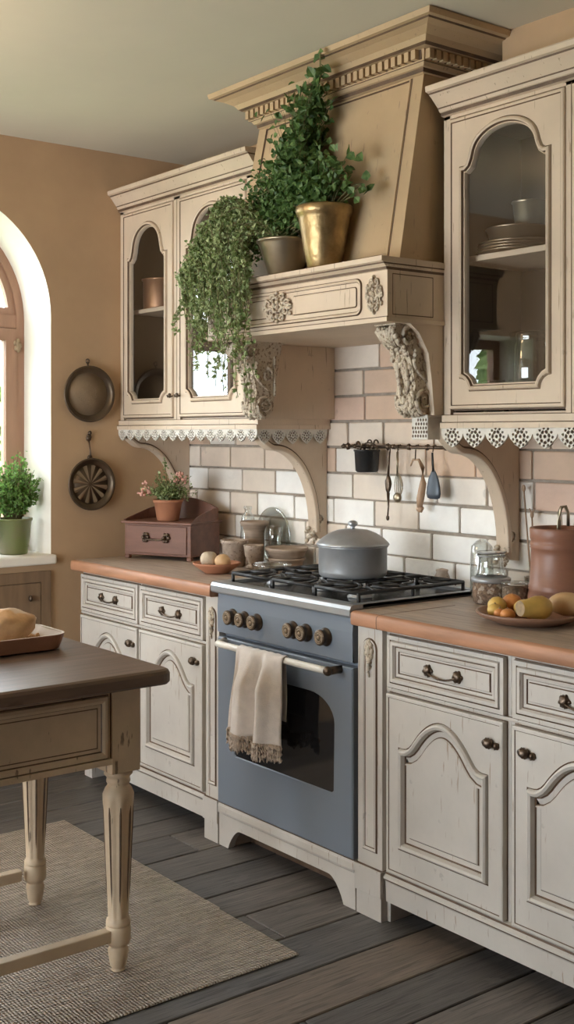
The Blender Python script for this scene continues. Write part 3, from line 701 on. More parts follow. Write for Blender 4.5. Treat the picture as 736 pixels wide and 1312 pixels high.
# swooping brackets below the wall cabinets
def bracket(t, x0, x1):
    Z1, Z0 = 1.462, 1.045
    # outline in (y, z): wall at y=-.005
    cur = []
    for i in range(25):
        s = i/24
        if s < .25: q = s/.25; y = -.335+.075*q; z = 1.425-.045*math.sin(q*PI/2)
        else: q = (s-.25)/.75; a = PI/2*q; y = -.260+.195*math.sin(a); z = 1.38-.02*0-.30*(1-math.cos(a))
        cur.append((y, z))
    out = [(-.335, 1.462)]+cur+[(-.065, 1.055), (-.045, 1.035), (-.006, 1.030), (-.006, 1.462)]
    mb = MB(); P = PX(x0, 0, 0); prism(mb, P, out, 0, x1-x0)
    P1 = PX(x1, 0, 0)
    pts = cur+[(-.065, 1.060)]
    def off(pl, d):
        r = []
        for i, p in enumerate(pl):
            q0 = Vector(pl[max(i-1, 0)]); q1 = Vector(pl[min(i+1, len(pl)-1)]); tdir = (q1-q0).normalized(); nn = Vector((-tdir.y, tdir.x))
            r.append((p[0]+nn.x*d, p[1]+nn.y*d))
        return r
    prof = [(0, 0), (.002, .006), (.010, .008), (.018, .006), (.020, .001), (.024, .0006)]
    mb.rings([[P1(a, b, h) for a, b in off(pts, d)] for d, h in prof], [0, 0, 0, 1, 1], closed=False, smooth=False)
    o = mb.build('bracket', ['cream_warm_lit', 'glaze_and_shade'], t, bevel=.001)
    cv = MB()
    sp_ = spiral((-.045, 1.115), .020, 1.2, -PI/2, 1)
    cv.tube([P1(a, b, .003) for a, b in sp_], [.004-.0001*i for i in range(23)], 6)
    cv.tube([P1(-.062+.004*i, 1.075+.004*i, .003) for i in range(6)], .004, 6)
    for k in range(10): cv.ell((x0+(x1-x0)*(.2+.6*(k % 2)), -.070+.012*math.sin(k*2.1), 1.075-.006*k), (.010, .009, .008), 0, 8, 6, .4, k, 5)
    cv.build('carved_tip', 'carved', o)
bracket(WL, .001, .034); bracket(WL, .972, 1.014); bracket(WR, 1.945, 1.990)

# ------------------------------------------------------------------ hood
HX0, HX1, HYF, HZ0, HZ1 = 1.034, 1.983, -.582, 1.785, 1.968
hd_ = thing('range_hood', 'tall cream mantel hood with carved corbels over the stove', 'hood', (1.5, -.28, 1.78))
mb = MB(); P = PF(HX0, HYF, HZ0); w = HX1-HX0; h = .150
mb.box(HX0, HX1, HYF, HYF+.03, HZ0, HZ0+.155)
for a, b in ((HX0, HX0+.03), (HX1-.03, HX1)): mb.box(a, b, HYF+.03, -.006, HZ0, HZ0+.155)
mb.box(HX0+.03, HX1-.03, HYF+.03, -.006, HZ0+.06, HZ0+.075, 2)
# recessed raised panel on the front with rounded right end
def rrect(a0, b0, a1, b1, r, n=6):
    l = []
    for cx, cz, s0 in ((a1-r, b0+r, -PI/2), (a1-r, b1-r, 0), (a0+r, b1-r, PI/2), (a0+r, b0+r, PI)):
        l += [(cx+r*math.cos(s0+PI/2*i/n), cz+r*math.sin(s0+PI/2*i/n)) for i in range(n+1)]
    return l
lp = rrect(.13, .020, .835, .128, .022)
mould(mb, P, lp, [(-.003, .0006), (0, .006), (.004, .007), (.008, .003), (.010, .002)], [1, 0, 0, 1])
fill(mb, P, inset(lp, .010), (), .002)
l2 = rrect(.50, .044, .815, .104, .008); mould(mb, P, l2, [(-.002, .0025), (.001, .006), (.004, .004)], [1, 0]); fill(mb, P, inset(l2, .004), (), .004)
l3 = rrect(.155, .044, .40, .104, .008); mould(mb, P, l3, [(-.002, .0025), (.001, .006), (.004, .004)], [1, 0]); fill(mb, P, inset(l3, .004), (), .004)
PS = PX(HX1, HYF, HZ0); l4 = rect(.02, .012, .19, .135); mould(mb, PS, l4, [(0, .0006), (.003, .0006), (.004, -.001)], [1, 0]); 
mb.box(HX0-.006, HX1+.006, HYF-.008, -.006, HZ0-.010, HZ0+.004)
for a in (0,): mb.box(HX0-.0062, HX1+.0062, HYF-.0085, HYF, HZ0+.0035, HZ0+.006, 1)
mb.build('mantel', ['cream_warm_lit', 'glaze_and_shade', 'interior_shade'], hd_, bevel=.0012)
sh = MB(); crown(sh, HX0, HX1, HYF, [(0, 1.928), (.004, 1.930), (.006, 1.938), (.008, 1.940), (.018, 1.946), (.020, 1.950), (.028, 1.953), (.028, 1.968), (0, 1.969)], 1, .2, -.006, [0, 1, 0, 0, 1, 0, 0, 0])
n = 84
for i in range(n):
    x = HX0+(i+.5)*w/n; sh.ell((x, HYF-.008, 1.943), (.0035, .004, .0035), 0, 6, 4)
for i in range(16): sh.ell((HX1+.002, HYF+.012*i, 1.943), (.004, .0045, .0035), 0, 6, 4)
sh.build('mantel_shelf', ['cream_warm_lit', 'glaze_and_shade'], hd_)
for hh, a, b, c_, d_ in ((.006, .425, .076, .155, .105), (.001, .895, .074, .075, .115), (.001, .055, .074, .07, .115)):
    cv = MB(); carve(cv, PF(HX0, HYF-hh, HZ0), a, b, c_, d_, seed=2); cv.build('carved_ornament', 'carved', hd_)
# canopy
TX0, TX1, TY, TZ = 1.118, 1.962, -.405, 2.575
CY = lambda z: -.49+.085*(z-1.969)/.606
BX0, BX1, BY, BZ = 1.045, 1.937, -.490, 1.969
mb = MB()
B4 = [(BX0, -.006, BZ), (BX0, BY, BZ), (BX1, BY, BZ), (BX1, -.006, BZ)]; T4 = [(TX0, -.006, TZ), (TX0, TY, TZ), (TX1, TY, TZ), (TX1, -.006, TZ)]
mb.rings([B4, T4], 0, smooth=False, cap0=True, cap1=True)
def PQ(a, b, h=0):                 # bilinear on the sloping front face
    b0 = Vector(B4[1]).lerp(Vector(B4[2]), a); t0 = Vector(T4[1]).lerp(Vector(T4[2]), a); p = b0.lerp(t0, b); return (p.x, p.y-h*.97, p.z+h*.23)
o1 = rect(.052, .03, .945, .945)
mb.rings([[PQ(a, b, h) for a, b in inset(o1, d)] for d, h in [(0, .0006), (.004, .0008), (.005, .006), (.011, .006), (.013, .0015), (.016, .001)]], [1, 0, 0, 1, 1], smooth=False)
mb.build('canopy', ['cream_top_lit', 'glaze_and_shade'], hd_, bevel=.001)
cr = MB()
HC = [(0, 2.545), (.006, 2.548), (.008, 2.560), (.014, 2.562), (.020, 2.572), (.022, 2.574), (.024, 2.608), (.042, 2.610), (.050, 2.616), (.060, 2.630), (.085, 2.644), (.104, 2.650), (.108, 2.654), (.118, 2.656), (.122, 2.672), (.0, 2.674)]
crown(cr, TX0+.005, TX1-.002, TY-.008, [(o*1.2, z) for o, z in HC], .85, 1.2, -.006, [0, 1, 0, 0, 1, 0, 0, 1, 0, 0, 0, 1, 0, 0, 0])
cr.build('hood_crown', ['cream_top_lit', 'glaze_and_shade'], hd_)
dn = MB(); n = 30; x0 = TX0-.022; x1 = TX1+.022; p = (x1-x0)/n
for i in range(n):
    dn.box(x0+i*p+p*.0, x0+i*p+p*.62, TY-.008-.046, TY-.008-.02, 2.578, 2.607, 0); dn.box(x0+i*p+p*.66, x0+i*p+p*.96, TY-.0375, TY-.02, 2.578, 2.607, 1)
for i in range(13):
    y = TY-.03+i*.0295; dn.box(TX1+.018, TX1+.050, y, y+.0185, 2.578, 2.607, 0); dn.box(TX1+.018, TX1+.0335, y+.020, y+.0275, 2.578, 2.607, 1)
    dn.box(TX0-.036, TX0-.015, y, y+.0185, 2.578, 2.607, 0)
dn.build('dentil_moulding', ['cream_top_lit', 'glaze_and_shade'], hd_)
# side boards and corbels
def corbel(cx, sx):
    bd = MB(); x0, x1 = (cx+.040, cx+.066) if sx > 0 else (cx-.066, cx-.040)
    P = PX(x0, 0, 0); out = [(-.006, 1.50), (-.385, 1.50), (-.395, 1.60), (-.41, 1.69), (-.45, 1.75), (-.50, 1.785), (-.006, 1.785)]
    prism(bd, P, out, 0, x1-x0); bd.build('side_board', 'cream_warm_lit', hd_, bevel=.002)
    mb = MB(); P = PX(cx-.040, 0, 0); wd = .080
    prof = [(-.325, 1.778), (-.520, 1.778), (-.526, 1.762), (-.518, 1.735), (-.498, 1.712), (-.474, 1.700), (-.470, 1.690), (-.458, 1.66), (-.448, 1.625), (-.440, 1.59), (-.446, 1.565), (-.450, 1.54), (-.440, 1.515), (-.415, 1.503), (-.385, 1.503), (-.365, 1.53), (-.36, 1.58), (-.352, 1.64), (-.338, 1.70), (-.330, 1.74)]
    prism(mb, P, prof, 0, wd)
    for xs, sd in ((cx+.040, 1), (cx-.040, -1)):
        Ps = lambda a, b, h=0, xs=xs, sd=sd: (xs+sd*h, a, b)
        for (c, r, tr, a0, sg) in (((-.470, 1.738), .030, 1.6, PI/2, 1), ((-.405, 1.545), .040, 1.7, -PI/2, -1), ((-.395, 1.655), .026, 1.3, PI/2, -1)):
            sp_ = spiral(c, r, tr, a0, sg); mb.tube([Ps(a, b, .004) for a, b in sp_], [.0075-.0002*i for i in range(23)], 6)
        mb.tube([Ps(-.44+.05*q-.03*math.sin(q*PI), 1.70-.10*q, .004) for q in [i/10 for i in range(11)]], [.008-.0004*i for i in range(11)], 6)
        mb.tube([Ps(-.36, 1.58+.018*i, .003) for i in range(9)], .005, 6)
    rnd = random.Random(9)
    front = prof[2:15]
    for i in range(150):
        k = rnd.randrange(len(front)-1); q = rnd.random(); a = front[k][0]*(1-q)+front[k+1][0]*q; b = front[k][1]*(1-q)+front[k+1][1]*q
        r = rnd.uniform(.0045, .010); mb.ell((cx+rnd.uniform(-.038, .038), a, b), (r, r*.9, r*1.3), 0, 7, 5)
    for k in range(7):       # acanthus ribs on the capital
        xx = cx-.036+.012*k; mb.tube([(xx, -.522, 1.768), (xx, -.529, 1.755), (xx*.7+cx*.3, -.520, 1.73), (xx*.5+cx*.5, -.495, 1.706)], [.007, .008, .007, .004], 6)
    for sx_ in (-1, 1): mb.tube([(cx+sx_*.016, -.462, 1.675), (cx+sx_*.020, -.458, 1.64), (cx+sx_*.018, -.450, 1.60), (cx+sx_*.010, -.452, 1.56)], [.004, .009, .009, .004], 8)
    mb.box(cx-.046, cx+.046, -.530, -.32, 1.772, 1.784)
    mb.build('corbel', 'carved', hd_)
    if sx < 0: return
    f = MB(); f.box(cx-.034, cx+.046, -.395, -.30, 1.494, 1.503); f.box(cx-.030, cx+.040, -.388, -.30, 1.425, 1.494)
    P = PF(cx-.030, -.389, 1.470)
    f.build('corbel_foot', 'lace', hd_, bevel=.002)
    h_ = MB()  # dark dots set on the front as painted shade of pierced holes
    for i in range(6):
        for j in range(5):
            if i+j*.9 > 1.2: h_.ell(P(.006+.0115*i+.003*(j % 2), .016-.0125*j, .0), (.0034, .0012, .0050), 0, 7, 4)
    h_.build('fretwork', 'glaze_and_shade', hd_)
corbel(1.915, 1); corbel(1.100, -1)

# ------------------------------------------------------------------ table, tray, bread
TT = .83
tb = thing('work_table', 'dark-topped kitchen table with worn cream turned legs', 'table', (1.5, -2.0, 0))
mb = MB(); lpn = rrect(1.12, -2.75, 1.935, -1.292, .035, 5)
P = PZ(0, 0, 0); ins = [(.006, .790), (0, .796), (0, .818), (.004, .826), (.012, .830)]
mb.rings([[P(a, b, h) for a, b in inset(lpn, d)] for d, h in ins], 0, smooth=False); fill(mb, P, inset(lpn, .012), (), .830); fill(mb, P, inset(lpn, .006), (), .790)
mb.build('tabletop', 'table', tb)
def leg(x, y):
    l = MB(); l.box(x-.043, x+.043, y-.043, y+.043, .545, .79)
    l.lathe([(.030, .55), (.040, .535), (.030, .525), (.033, .515), (.028, .505), (.036, .495), (.042, .480), (.042, .465), (.040, .44), (.0275, .150), (.033, .142), (.034, .132), (.028, .128)], (x, y, 0), 32, 0, True, 8, (7, 9))
    l.lathe([(.032, .130), (.034, .122), (.034, .088), (.030, .080), (.022, .074), (.027, .066), (.028, .058), (.022, .020), (.017, .0155), (.019, .010), (.017, .0055)], (x, y, 0), 24)
    # corner chamfer below the block
    o = l.build('leg', 'table_paint', tb, bevel=.003)
    gl = MB()
    for k in range(8):
        a = k*PI/4+PI/8+.03; gl.tube([(x+(r)*math.cos(a), y+r*math.sin(a), z) for r, z in ((.0400, .452), (.0380, .43), (.0345, .34), (.0300, .24), (.0268, .17))], [.0015, .0038, .0034, .003, .0012], 5)
    gl.build('flute', 'glaze_and_shade', o)
LG = [(1.775, -1.370), (1.232, -1.350), (1.775, -2.67), (1.232, -2.67)]
for x, y in LG: leg(x, y)
ap = MB(); ap.box(1.77, 1.812, -2.64, -1.412, .580, .79); ap.box(1.195, 1.235, -2.64, -1.385, .580, .79); ap.box(1.27, 1.735, -1.40, -1.365, .600, .79); ap.box(1.27, 1.735, -2.70, -2.66, .60, .79)
P = PX(1.812, -2.62, .580); R = rect(0, .012, 1.195, .175)
mould(ap, P, R, [(-.004, .0008), (0, .001), (.001, .008), (.010, .010), (.018, .007), (.020, .002), (.028, .0015), (.031, .0015)], [1, 0, 0, 0, 1, 0, 1]); fill(ap, P, inset(R, .031), (), .0012)
ap.box(1.80, 1.822, -2.64, -1.414, .574, .590)
ap.box(1.811, 1.8135, -1.416, -1.413, .58, .79, 1)
ap.build('apron', ['table_paint', 'glaze_and_shade'], tb, bevel=.001)
for a, b in ((1.775, 1.775), (1.232, 1.232)):
    s = MB(); s.box(a-.016, a+.016, -2.64, -1.40, .090, .122); s.build('stretcher', 'table_paint', tb, bevel=.003)
ty = thing('serving_tray', 'shallow reddish wooden tray with pale rim on the table corner', 'tray', (1.415, -1.60, TT))
mb = MB(); lo = rrect(1.30, -1.86, 1.535, -1.385, .055, 6); P = PZ(0, 0, TT)
mb.rings([[P(a, b, h) for a, b in inset(lo, d)] for d, h in [(.028, .0005), (.014, .006), (0, .045), (0, .048), (.007, .048), (.007, .044), (.020, .012), (.032, .010)]], [0, 0, 0, 1, 1, 1, 1], smooth=False)
fill(mb, P, inset(lo, .032), (), .010, 1); fill(mb, P, inset(lo, .028), (), .0005); mb.build('dish', ['tray', 'traylip'], ty)
mb = MB(); mb.ell((1.41, -1.535, TT+.065), (.068, .100, .050), 0, 28, 18, .16, 1, 2); tag(mb.build('bread_loaf', 'bread'), 'crusty flour-dusted bread loaf in the wooden tray', 'bread')
mb = MB(); rnd = random.Random(2)
for k in range(60): mb.ell((1.36+rnd.gauss(0, .018), -1.43+rnd.gauss(0, .010), TT+.014+rnd.uniform(0, .008)), (rnd.uniform(.003, .009),)*3, 0, 7, 5, .4, k)
o = tag(mb.build('bread_crumbs', 'bread'), 'loose bread crumbs heaped in the tray beside the loaf', 'crumbs'); o['kind'] = 'stuff'
# rug
mb = MB(); mb.box(.58, 1.60, -3.1, -.918, .0008, .0055); mb.box(1.6025, 1.995, -3.1, -.925, .0008, .0055)
tag(mb.build('jute_rug', 'rug', bevel=.002), 'woven natural jute rug under the table', 'rug')

# ------------------------------------------------------------------ left wall pans, cupboard
def wallpan(name, y, z, r, label, rays):
    t = thing(name, label, 'pan', (0.004, y, z)); mb = MB(); mb.M = Matrix.Translation((.004, y, z)) @ Matrix.Rotation(PI/2, 4, 'Y')
    mb.lathe([(0, 0), (r*.80, 0), (r*.93, .018), (r, .022), (r*1.0, .027), (r*.95, .028), (r*.90, .022), (r*.78, .008), (0, .007)], n=44); mb.build('rim', 'pan', t)
    f = MB(); f.M = mb.M.copy(); f.lathe([(r*.76, .0072), (r*.76, .0085), (0, .0088)], n=40)
    f.build('floor_disc', 'pan2' if not rays else 'pan', t)
    d = MB(); d.M = mb.M.copy()
    if rays:
        for k in range(12):
            a = k*PI/6+.2; b = a+.26; d.add([(r*.06*math.cos(a), r*.06*math.sin(a), .0095), (r*.72*math.cos(a), r*.72*math.sin(a), .0095), (r*.74*math.cos((a+b)/2), r*.74*math.sin((a+b)/2), .0125), (r*.72*math.cos(b), r*.72*math.sin(b), .0095)], [(0, 1, 2), (0, 2, 3)])
        d.build('pressed_ray', 'plate', t, fix=False)
    else:
        rnd = random.Random(4)
        for k in range(46):
            a = rnd.uniform(0, 2*PI); q = rnd.choice((.34, .36, .30, .15, .22)); d.ell((r*q*math.cos(a)+.004, r*q*math.sin(a), .009), (.0018, .0018, .001), 0, 5, 4)
        d.build('pressed_dot', 'plate', t)
    h = MB(); top = z+r
    if rays:
        h.tube([(.016, y, top-.012), (.012, y, top+.03), (.010, y-.004, top+.075)], [.006, .0035, .0035], 8)
        h.tube([(.010, y-.006+.010*math.sin(a), top+.088+.014*math.cos(a)) for a in [q*PI/6 for q in range(13)]], .0035, 6); h.ell((.010, y, top+.108), (.009, .009, .010)); h.ell((.008, y-.004, top+.085), (.008, .010, .010))
        h.ell((.010, y, top+.003), (.008, .012, .010))
    else:
        h.tube([(.010, y+.008*math.sin(a), top+.020+.009*math.cos(a)) for a in [q*PI/6 for q in range(13)]], .0032, 6); h.tube([(.010, y, top+.012), (.016, y, top-.008)], .004, 6); h.ell((.018, y, top-.012), (.006, .014, .006))
    h.build('hanging_ring', 'bronze', t)
wallpan('wall_pan', -.514, 1.614, .122, 'upper round dark metal pan on the ochre wall, smooth dotted centre', False)
wallpan('wall_pan', -.503, 1.225, .113, 'lower long-handled round pan on the ochre wall, with radiating rays', True)
cb = thing('wall_cupboard', 'brown wooden cupboard doors set in the wall below the window', 'cupboard', (0, -1.2, 0))
mb = MB(); P = PX(.002, -1.675, .02); R = rect(0, 0, .985, .845); prism(mb, P, R, 0, .012, [inset(R, .045)])
mb.box(.001, .003, -1.67, -.70, .03, .86, 1); mb.build('frame', ['darkwood', 'glaze_and_shade'], cb, bevel=.002)
for a0 in (.048, .495):
    R = rect(a0, .048, a0+.442, .797); dd = MB(); wall(dd, P, R, 0, .012); lp = inset(R, .10)
    fill(dd, P, R, [lp], .012); mould(dd, P, lp, [(0, .012), (.004, .016), (.010, .014), (.014, .004), (.018, .004)], [1, 0, 0, 1]); fill(dd, P, inset(lp, .018), (), .004)
    o = dd.build('door', ['darkwood', 'glaze_and_shade'], cb); k = MB(); kx = a0+(.05 if a0 > .3 else .39); kx = a0+.395 if a0 > .3 else a0+.05
    k.ell(P(kx, .735, .018), (.010, .008, .013)); k.build('knob', 'bronze', o)

# ------------------------------------------------------------------ foliage
def rv(rnd, s=1): return Vector((rnd.gauss(0, s), rnd.gauss(0, s), rnd.gauss(0, s)))
def pot(t, c, prof, mat, soilr, soilz, n=32):
    mb = MB(); mb.lathe(prof, c, n); mb.build('pot', mat, t)
    s = MB(); s.lathe([(soilr, soilz-.006), (soilr, soilz), (0, soilz+.004)], c, 20); s.build('soil', 'soil', t)
def bez(p0, p1, p2, n=10): return [p0.lerp(p1, i/n).lerp(p1.lerp(p2, i/n), i/n) for i in range(n+1)]
# trailing plant in the low pot
cx, cy, cz = 1.452, -.552, 1.9695
tp = thing('trailing_plant', 'fine-leaved trailing plant spilling left from a low metal bowl', 'plant', (cx, cy, cz))
pot(tp, (cx, cy, cz), [(0, 0), (.052, 0), (.058, .004), (.088, .100), (.094, .108), (.097, .110), (.097, .116), (.091, .116), (.085, .100), (.052, .008), (0, .008)], 'pewter', .086, .10, 40)
rnd = random.Random(21); fb = MB(); sb = MB()
def strand(p0, p1, p2, p3, leafsize, dens, mb, sb, r=.0011, up=0):
    pts = bez(p0, p1, p2, 7)
    if p3 is not None:
        last = pts[-1]
        for i in range(1, 12):
            q = i/11; pts.append(last.lerp(p3, q)+Vector((.022*q*math.sin(q*6+p0.x*190), .012*math.sin(q*7+p0.y*170), 0)))
    sb.tube(pts, r, 4)
    L = sum((pts[i+1]-pts[i]).length for i in range(len(pts)-1)); n = int(L*dens)
    for k in range(n):
        f = rnd.random()*(len(pts)-1); i = min(int(f), len(pts)-2); p = pts[i].lerp(pts[i+1], f-i); d = rv(rnd); d.z += up
        s = leafsize*rnd.uniform(.6, 1.3); mb.leaf(p+rv(rnd, .0045), d, rv(rnd), s, s*rnd.uniform(.6, .85))
for i in range(150):
    r = rnd.random(); p0 = Vector((cx+rnd.uniform(-.07, .03), cy+rnd.uniform(-.05, .05), cz+.112))
    # landing column: hanging curtain around x 0.98..1.33
    q = rnd.betavariate(1.5, 1.3); ex = .965+.40*q
    zb_lo = 1.50 if ex > 1.18 else 1.60+(1.18-ex)*.45
    zend = rnd.uniform(zb_lo, 2.02) if rnd.random() < .55 else rnd.uniform(1.75, 2.05)
    if ex > 1.26: zend = rnd.uniform(1.50, 1.9) if rnd.random() < .6 else rnd.uniform(1.85, 2.0)
    ztop = 2.00+.19*max(0, 1-abs(ex-1.20)/.24)+rnd.uniform(-.01, .05)
    ey = -.620-rnd.uniform(.0, .05)
    mid = Vector((ex+.06, ey+.04, ztop+.07)); land = Vector((ex, ey, ztop)); end = Vector((ex+rnd.uniform(-.03, .05), ey-rnd.uniform(-.005, .012), min(zend, ztop-.04)))
    strand(p0, mid, land, end, .0155, rnd.choice((60, 120, 200)), fb, sb)
fb.build('foliage', 'fern', tp, fix=False); sb.build('stem', 'stem', tp, fix=False)
# climbing plant in the tall brass pot
cx, cy, cz = 1.655, -.552, 1.9695
cl = thing('climbing_ivy', 'bushy dark green climber in a tall brass pot, reaching the hood crown', 'plant', (cx, cy, cz))
pot(cl, (cx, cy, cz), [(0, 0), (.050, 0), (.054, .004), (.066, .06), (.082, .155), (.084, .165), (.089, .170), (.092, .180), (.092, .194), (.088, .198), (.083, .190), (.077, .150), (.045, .01), (0, .01)], 'brass', .080, .175, 40)
fb = MB(); sb = MB(); bush = MB()
base = Vector((cx-.03, cy, cz+.18))
targets = []
def tgt(x, z, n, sx, sz, lo=.018, hi=.034): targets.extend([(x+rnd.gauss(0, sx), z+rnd.gauss(0, sz), lo, hi) for _ in range(n)])
tgt(1.44, 2.27, 70, .085, .055); tgt(1.34, 2.24, 90, .05, .06, .014, .026); tgt(1.57, 2.26, 55, .07, .045); tgt(1.26, 2.20, 80, .05, .06, .012, .022); tgt(1.20, 2.12, 50, .05, .05, .011, .020); tgt(1.40, 2.39, 45, .055, .045)
tgt(1.46, 2.49, 45, .055, .04); tgt(1.56, 2.56, 30, .05, .03); tgt(1.50, 2.20, 50, .08, .035); tgt(1.66, 2.26, 18, .04, .025); tgt(1.30, 2.33, 26, .03, .05, .012, .022); tgt(1.42, 2.14, 30, .04, .03, .012, .024)
def fy(z): return CY(z) if z < 2.55 else -.44 if z < 2.61 else -.53
for x, z, lo, hi in targets:
    z = min(z, 2.60); yy = fy(z)-.035-.085*rnd.random()
    end = Vector((x, yy, z)); midp = base.lerp(end, .5)+Vector((rnd.uniform(-.03, .03), -.02, rnd.uniform(-.02, .06)))
    if z > 2.36: midp = Vector((1.46+rnd.uniform(-.03, .03), yy, 2.30))
    pts = bez(base+rv(rnd, .012), midp, end, 8); sb.tube(pts, [.0018-.00015*i for i in range(9)], 4)
    for k in range(rnd.randint(9, 15)):
        f = rnd.uniform(3.6, 8); i = min(int(f), 7); p = pts[i].lerp(pts[i+1], f-i)+rv(rnd, .014); s = rnd.uniform(lo, hi)
        p.y = min(p.y, fy(p.z)-.02)
        d = rv(rnd); d.y -= .4; d.z -= .1; fb.leaf(p, d, Vector((rnd.gauss(0, .7), -1, rnd.gauss(.3, .7))), s, s*rnd.uniform(.7, .9))
# leader vine to the crown and right-hand round leaves
vine = [Vector(p) for p in ((1.48, -.50, 2.30), (1.48, -.50, 2.45), (1.55, -.51, 2.54), (1.62, -.54, 2.59), (1.675, -.585, 2.645))]
sb.tube(vine, .003, 5)
for k in range(60):
    f = rnd.uniform(0, 4); i = min(int(f), 3); p = vine[i].lerp(vine[i+1], f-i)+rv(rnd, .014); p.y = min(p.y, fy(p.z)-.03)
    p.z = min(p.z, 2.655); s = rnd.uniform(.028, .045); fb.leaf(p, rv(rnd)+Vector((0, -.3, -.2)), Vector((rnd.gauss(0, .4), -1, .3)), s, s*.8)
for (x, z) in ((1.72, 2.21), (1.76, 2.235), (1.80, 2.22), (1.83, 2.205), (1.70, 2.16), (1.73, 2.31), (1.77, 2.325), (1.69, 2.30), (1.74, 2.27), (1.66, 2.17), (1.79, 2.18)):
    e = Vector((x, -.54+rnd.uniform(-.03, .02), z)); pts = bez(Vector((cx+.03, cy, cz+.18)), Vector((x-.05, -.53, z+.01)), e, 7); sb.tube(pts, .0018, 4)
    for q in range(3): s = rnd.uniform(.026, .036); fb.leaf(e+rv(rnd, .012), rv(rnd)+Vector((.4, -.3, 0)), Vector((rnd.gauss(0, .4), -1, .3)), s, s*1.05)
fb.build('foliage', 'ivy', cl, fix=False); sb.build('stem', 'stem', cl, fix=False)
# herb pots on the sill
def herb(x, y, label, seed, n, hgt, spread):
    z0 = SILL+.0325; t = thing('potted_herb', label, 'plant', (x, y, z0), 0, 'herb pots on the window sill'); rnd = random.Random(seed)
    pot(t, (x, y, z0), [(0, 0), (.056, 0), (.060, .004), (.061, .028), (.064, .030), (.076, .140), (.080, .142), (.080, .152), (.074, .152), (.066, .06), (0, .01)], 'greenpot', .072, .14)
    f = MB(); s_ = MB()
    for k in range(n):
        a = rnd.uniform(0, 2*PI); q = rnd.random()**.5; e = Vector((x+spread*q*math.cos(a)*.7, y+spread*q*math.sin(a), z0+.15+hgt*rnd.uniform(.3, 1)*(1.1-.55*q)))
        e.y = min(e.y, -.705); e.x = max(e.x, -.235); b = Vector((x+.03*math.cos(a), y+.03*math.sin(a), z0+.14)); pts = bez(b, (b+e)/2+Vector((0, 0, .05)), e, 7); s_.tube(pts, .0012, 4)
        for j in range(16):
            ff = rnd.uniform(1.5, 7); i = min(int(ff), 6); s = rnd.uniform(.010, .019); f.leaf(pts[i].lerp(pts[i+1], ff-i)+rv(rnd, .006), rv(rnd)+Vector((0, 0, .3)), rv(rnd), s, s*.75)
    f.build('foliage', 'herb', t, fix=False); s_.build('stem', 'stem', t, fix=False)
herb(-.115, -.800, 'green glazed pot of bushy herbs in the right corner of the window sill', 8, 260, .31, .125)
herb(-.105, -.995, 'green glazed herb pot cut by the left frame edge, beside the bushier one', 9, 90, .15, .09)

# ------------------------------------------------------------------ bread box and flowers
A = math.radians(24)
bx = thing('bread_box', 'red-brown wooden bread box with raised curved back, left counter corner', 'box', (.148, -.410, .9115), A)
def L2(p): return Matrix.Translation((.148, -.410, .9115)) @ Matrix.Rotation(A, 4, 'Z') @ Vector(p)
mb = MB(); mb.M = Matrix.Translation((.148, -.410, .9115)) @ Matrix.Rotation(A, 4, 'Z')
W_, D_ = .335, .23
mb.box(0, W_, 0, D_, .016, .150); mb.box(-.012, W_+.012, -.014, D_+.004, .150, .160)
for a in (0, W_-.022):
    for b in (.0, D_-.022): mb.box(a, a+.022, b, b+.022, 0, .016)
mb.build('body', 'boxwood', bx, bevel=.003)
fr = MB(); fr.M = mb.M.copy(); fr.box(.018, W_-.018, -.006, .0, .026, .142); dr = fr.build('drawer', 'boxwood', bx, bevel=.003)
hp = MB(); hp.M = mb.M.copy()
for sx in (-1, 1):
    for q in range(6): hp.ell((W_/2+sx*.052+.012*math.cos(q), -.012, .094+.015*math.sin(q*1.05)), (.009, .007, .008), 0, 8, 6)
hp.tube([(W_/2-.052, -.016, .092), (W_/2-.03, -.024, .086), (W_/2+.03, -.024, .086), (W_/2+.052, -.016, .092)], .004, 8); hp.build('handle', 'bronze', dr)
gb = MB(); gb.M = mb.M.copy()
pts = []
for i in range(31):            # curved gallery: left side, back, right side
    s = i/30
    if s < .25: q = s/.25; p = (-.006, .0+.20*q); hh = .006+.040*q
    elif s < .75: q = (s-.25)/.5; p = (-.006+(W_+.012)*q, D_-.004+.012*math.sin(PI*q)); hh = .046+.046*math.sin(PI*q)
    else: q = (s-.75)/.25; p = (W_+.006, .20-.20*q); hh = .052*(1-q)**.6+.002
    pts.append((p, hh))
gb.rings([[(p[0], p[1], .160), (p[0], p[1], .160+hh), ((p[0]-W_/2)*.965+W_/2, (p[1]-.1)*.94+.1, .160+hh), ((p[0]-W_/2)*.965+W_/2, (p[1]-.1)*.94+.1, .160)] for p, hh in pts], 0, smooth=False, cap0=True, cap1=True)
gb.build('back_gallery', 'boxwood', bx)
fp = L2((.165, .085, .1605)); cx, cy, cz = fp
ft = thing('potted_flowers', 'terracotta pot of pale pink flowers on the bread box', 'plant', (cx, cy, cz))
pot(ft, (cx, cy, cz), [(0, 0), (.044, 0), (.047, .003), (.060, .076), (.064, .078), (.066, .090), (.060, .090), (.05, .02), (0, .01)], 'terra', .058, .08)
fb = MB(); sb = MB(); pk = MB(); rnd = random.Random(31)
for k in range(110):
    e = Vector((cx+rnd.gauss(.0, .045), cy+rnd.gauss(0, .045), cz+.09+abs(rnd.gauss(.055, .035)))); b = Vector((cx, cy, cz+.08)); pts = bez(b, (b+e)/2+Vector((0, 0, .02)), e, 6); sb.tube(pts, .001, 4)
    for j in range(12):
        f = rnd.uniform(1.5, 6); i = min(int(f), 5); s = rnd.uniform(.009, .016); fb.leaf(pts[i].lerp(pts[i+1], f-i)+rv(rnd, .006), rv(rnd), rv(rnd), s, s*.8)
R_ = Vector((.614, .789, 0))
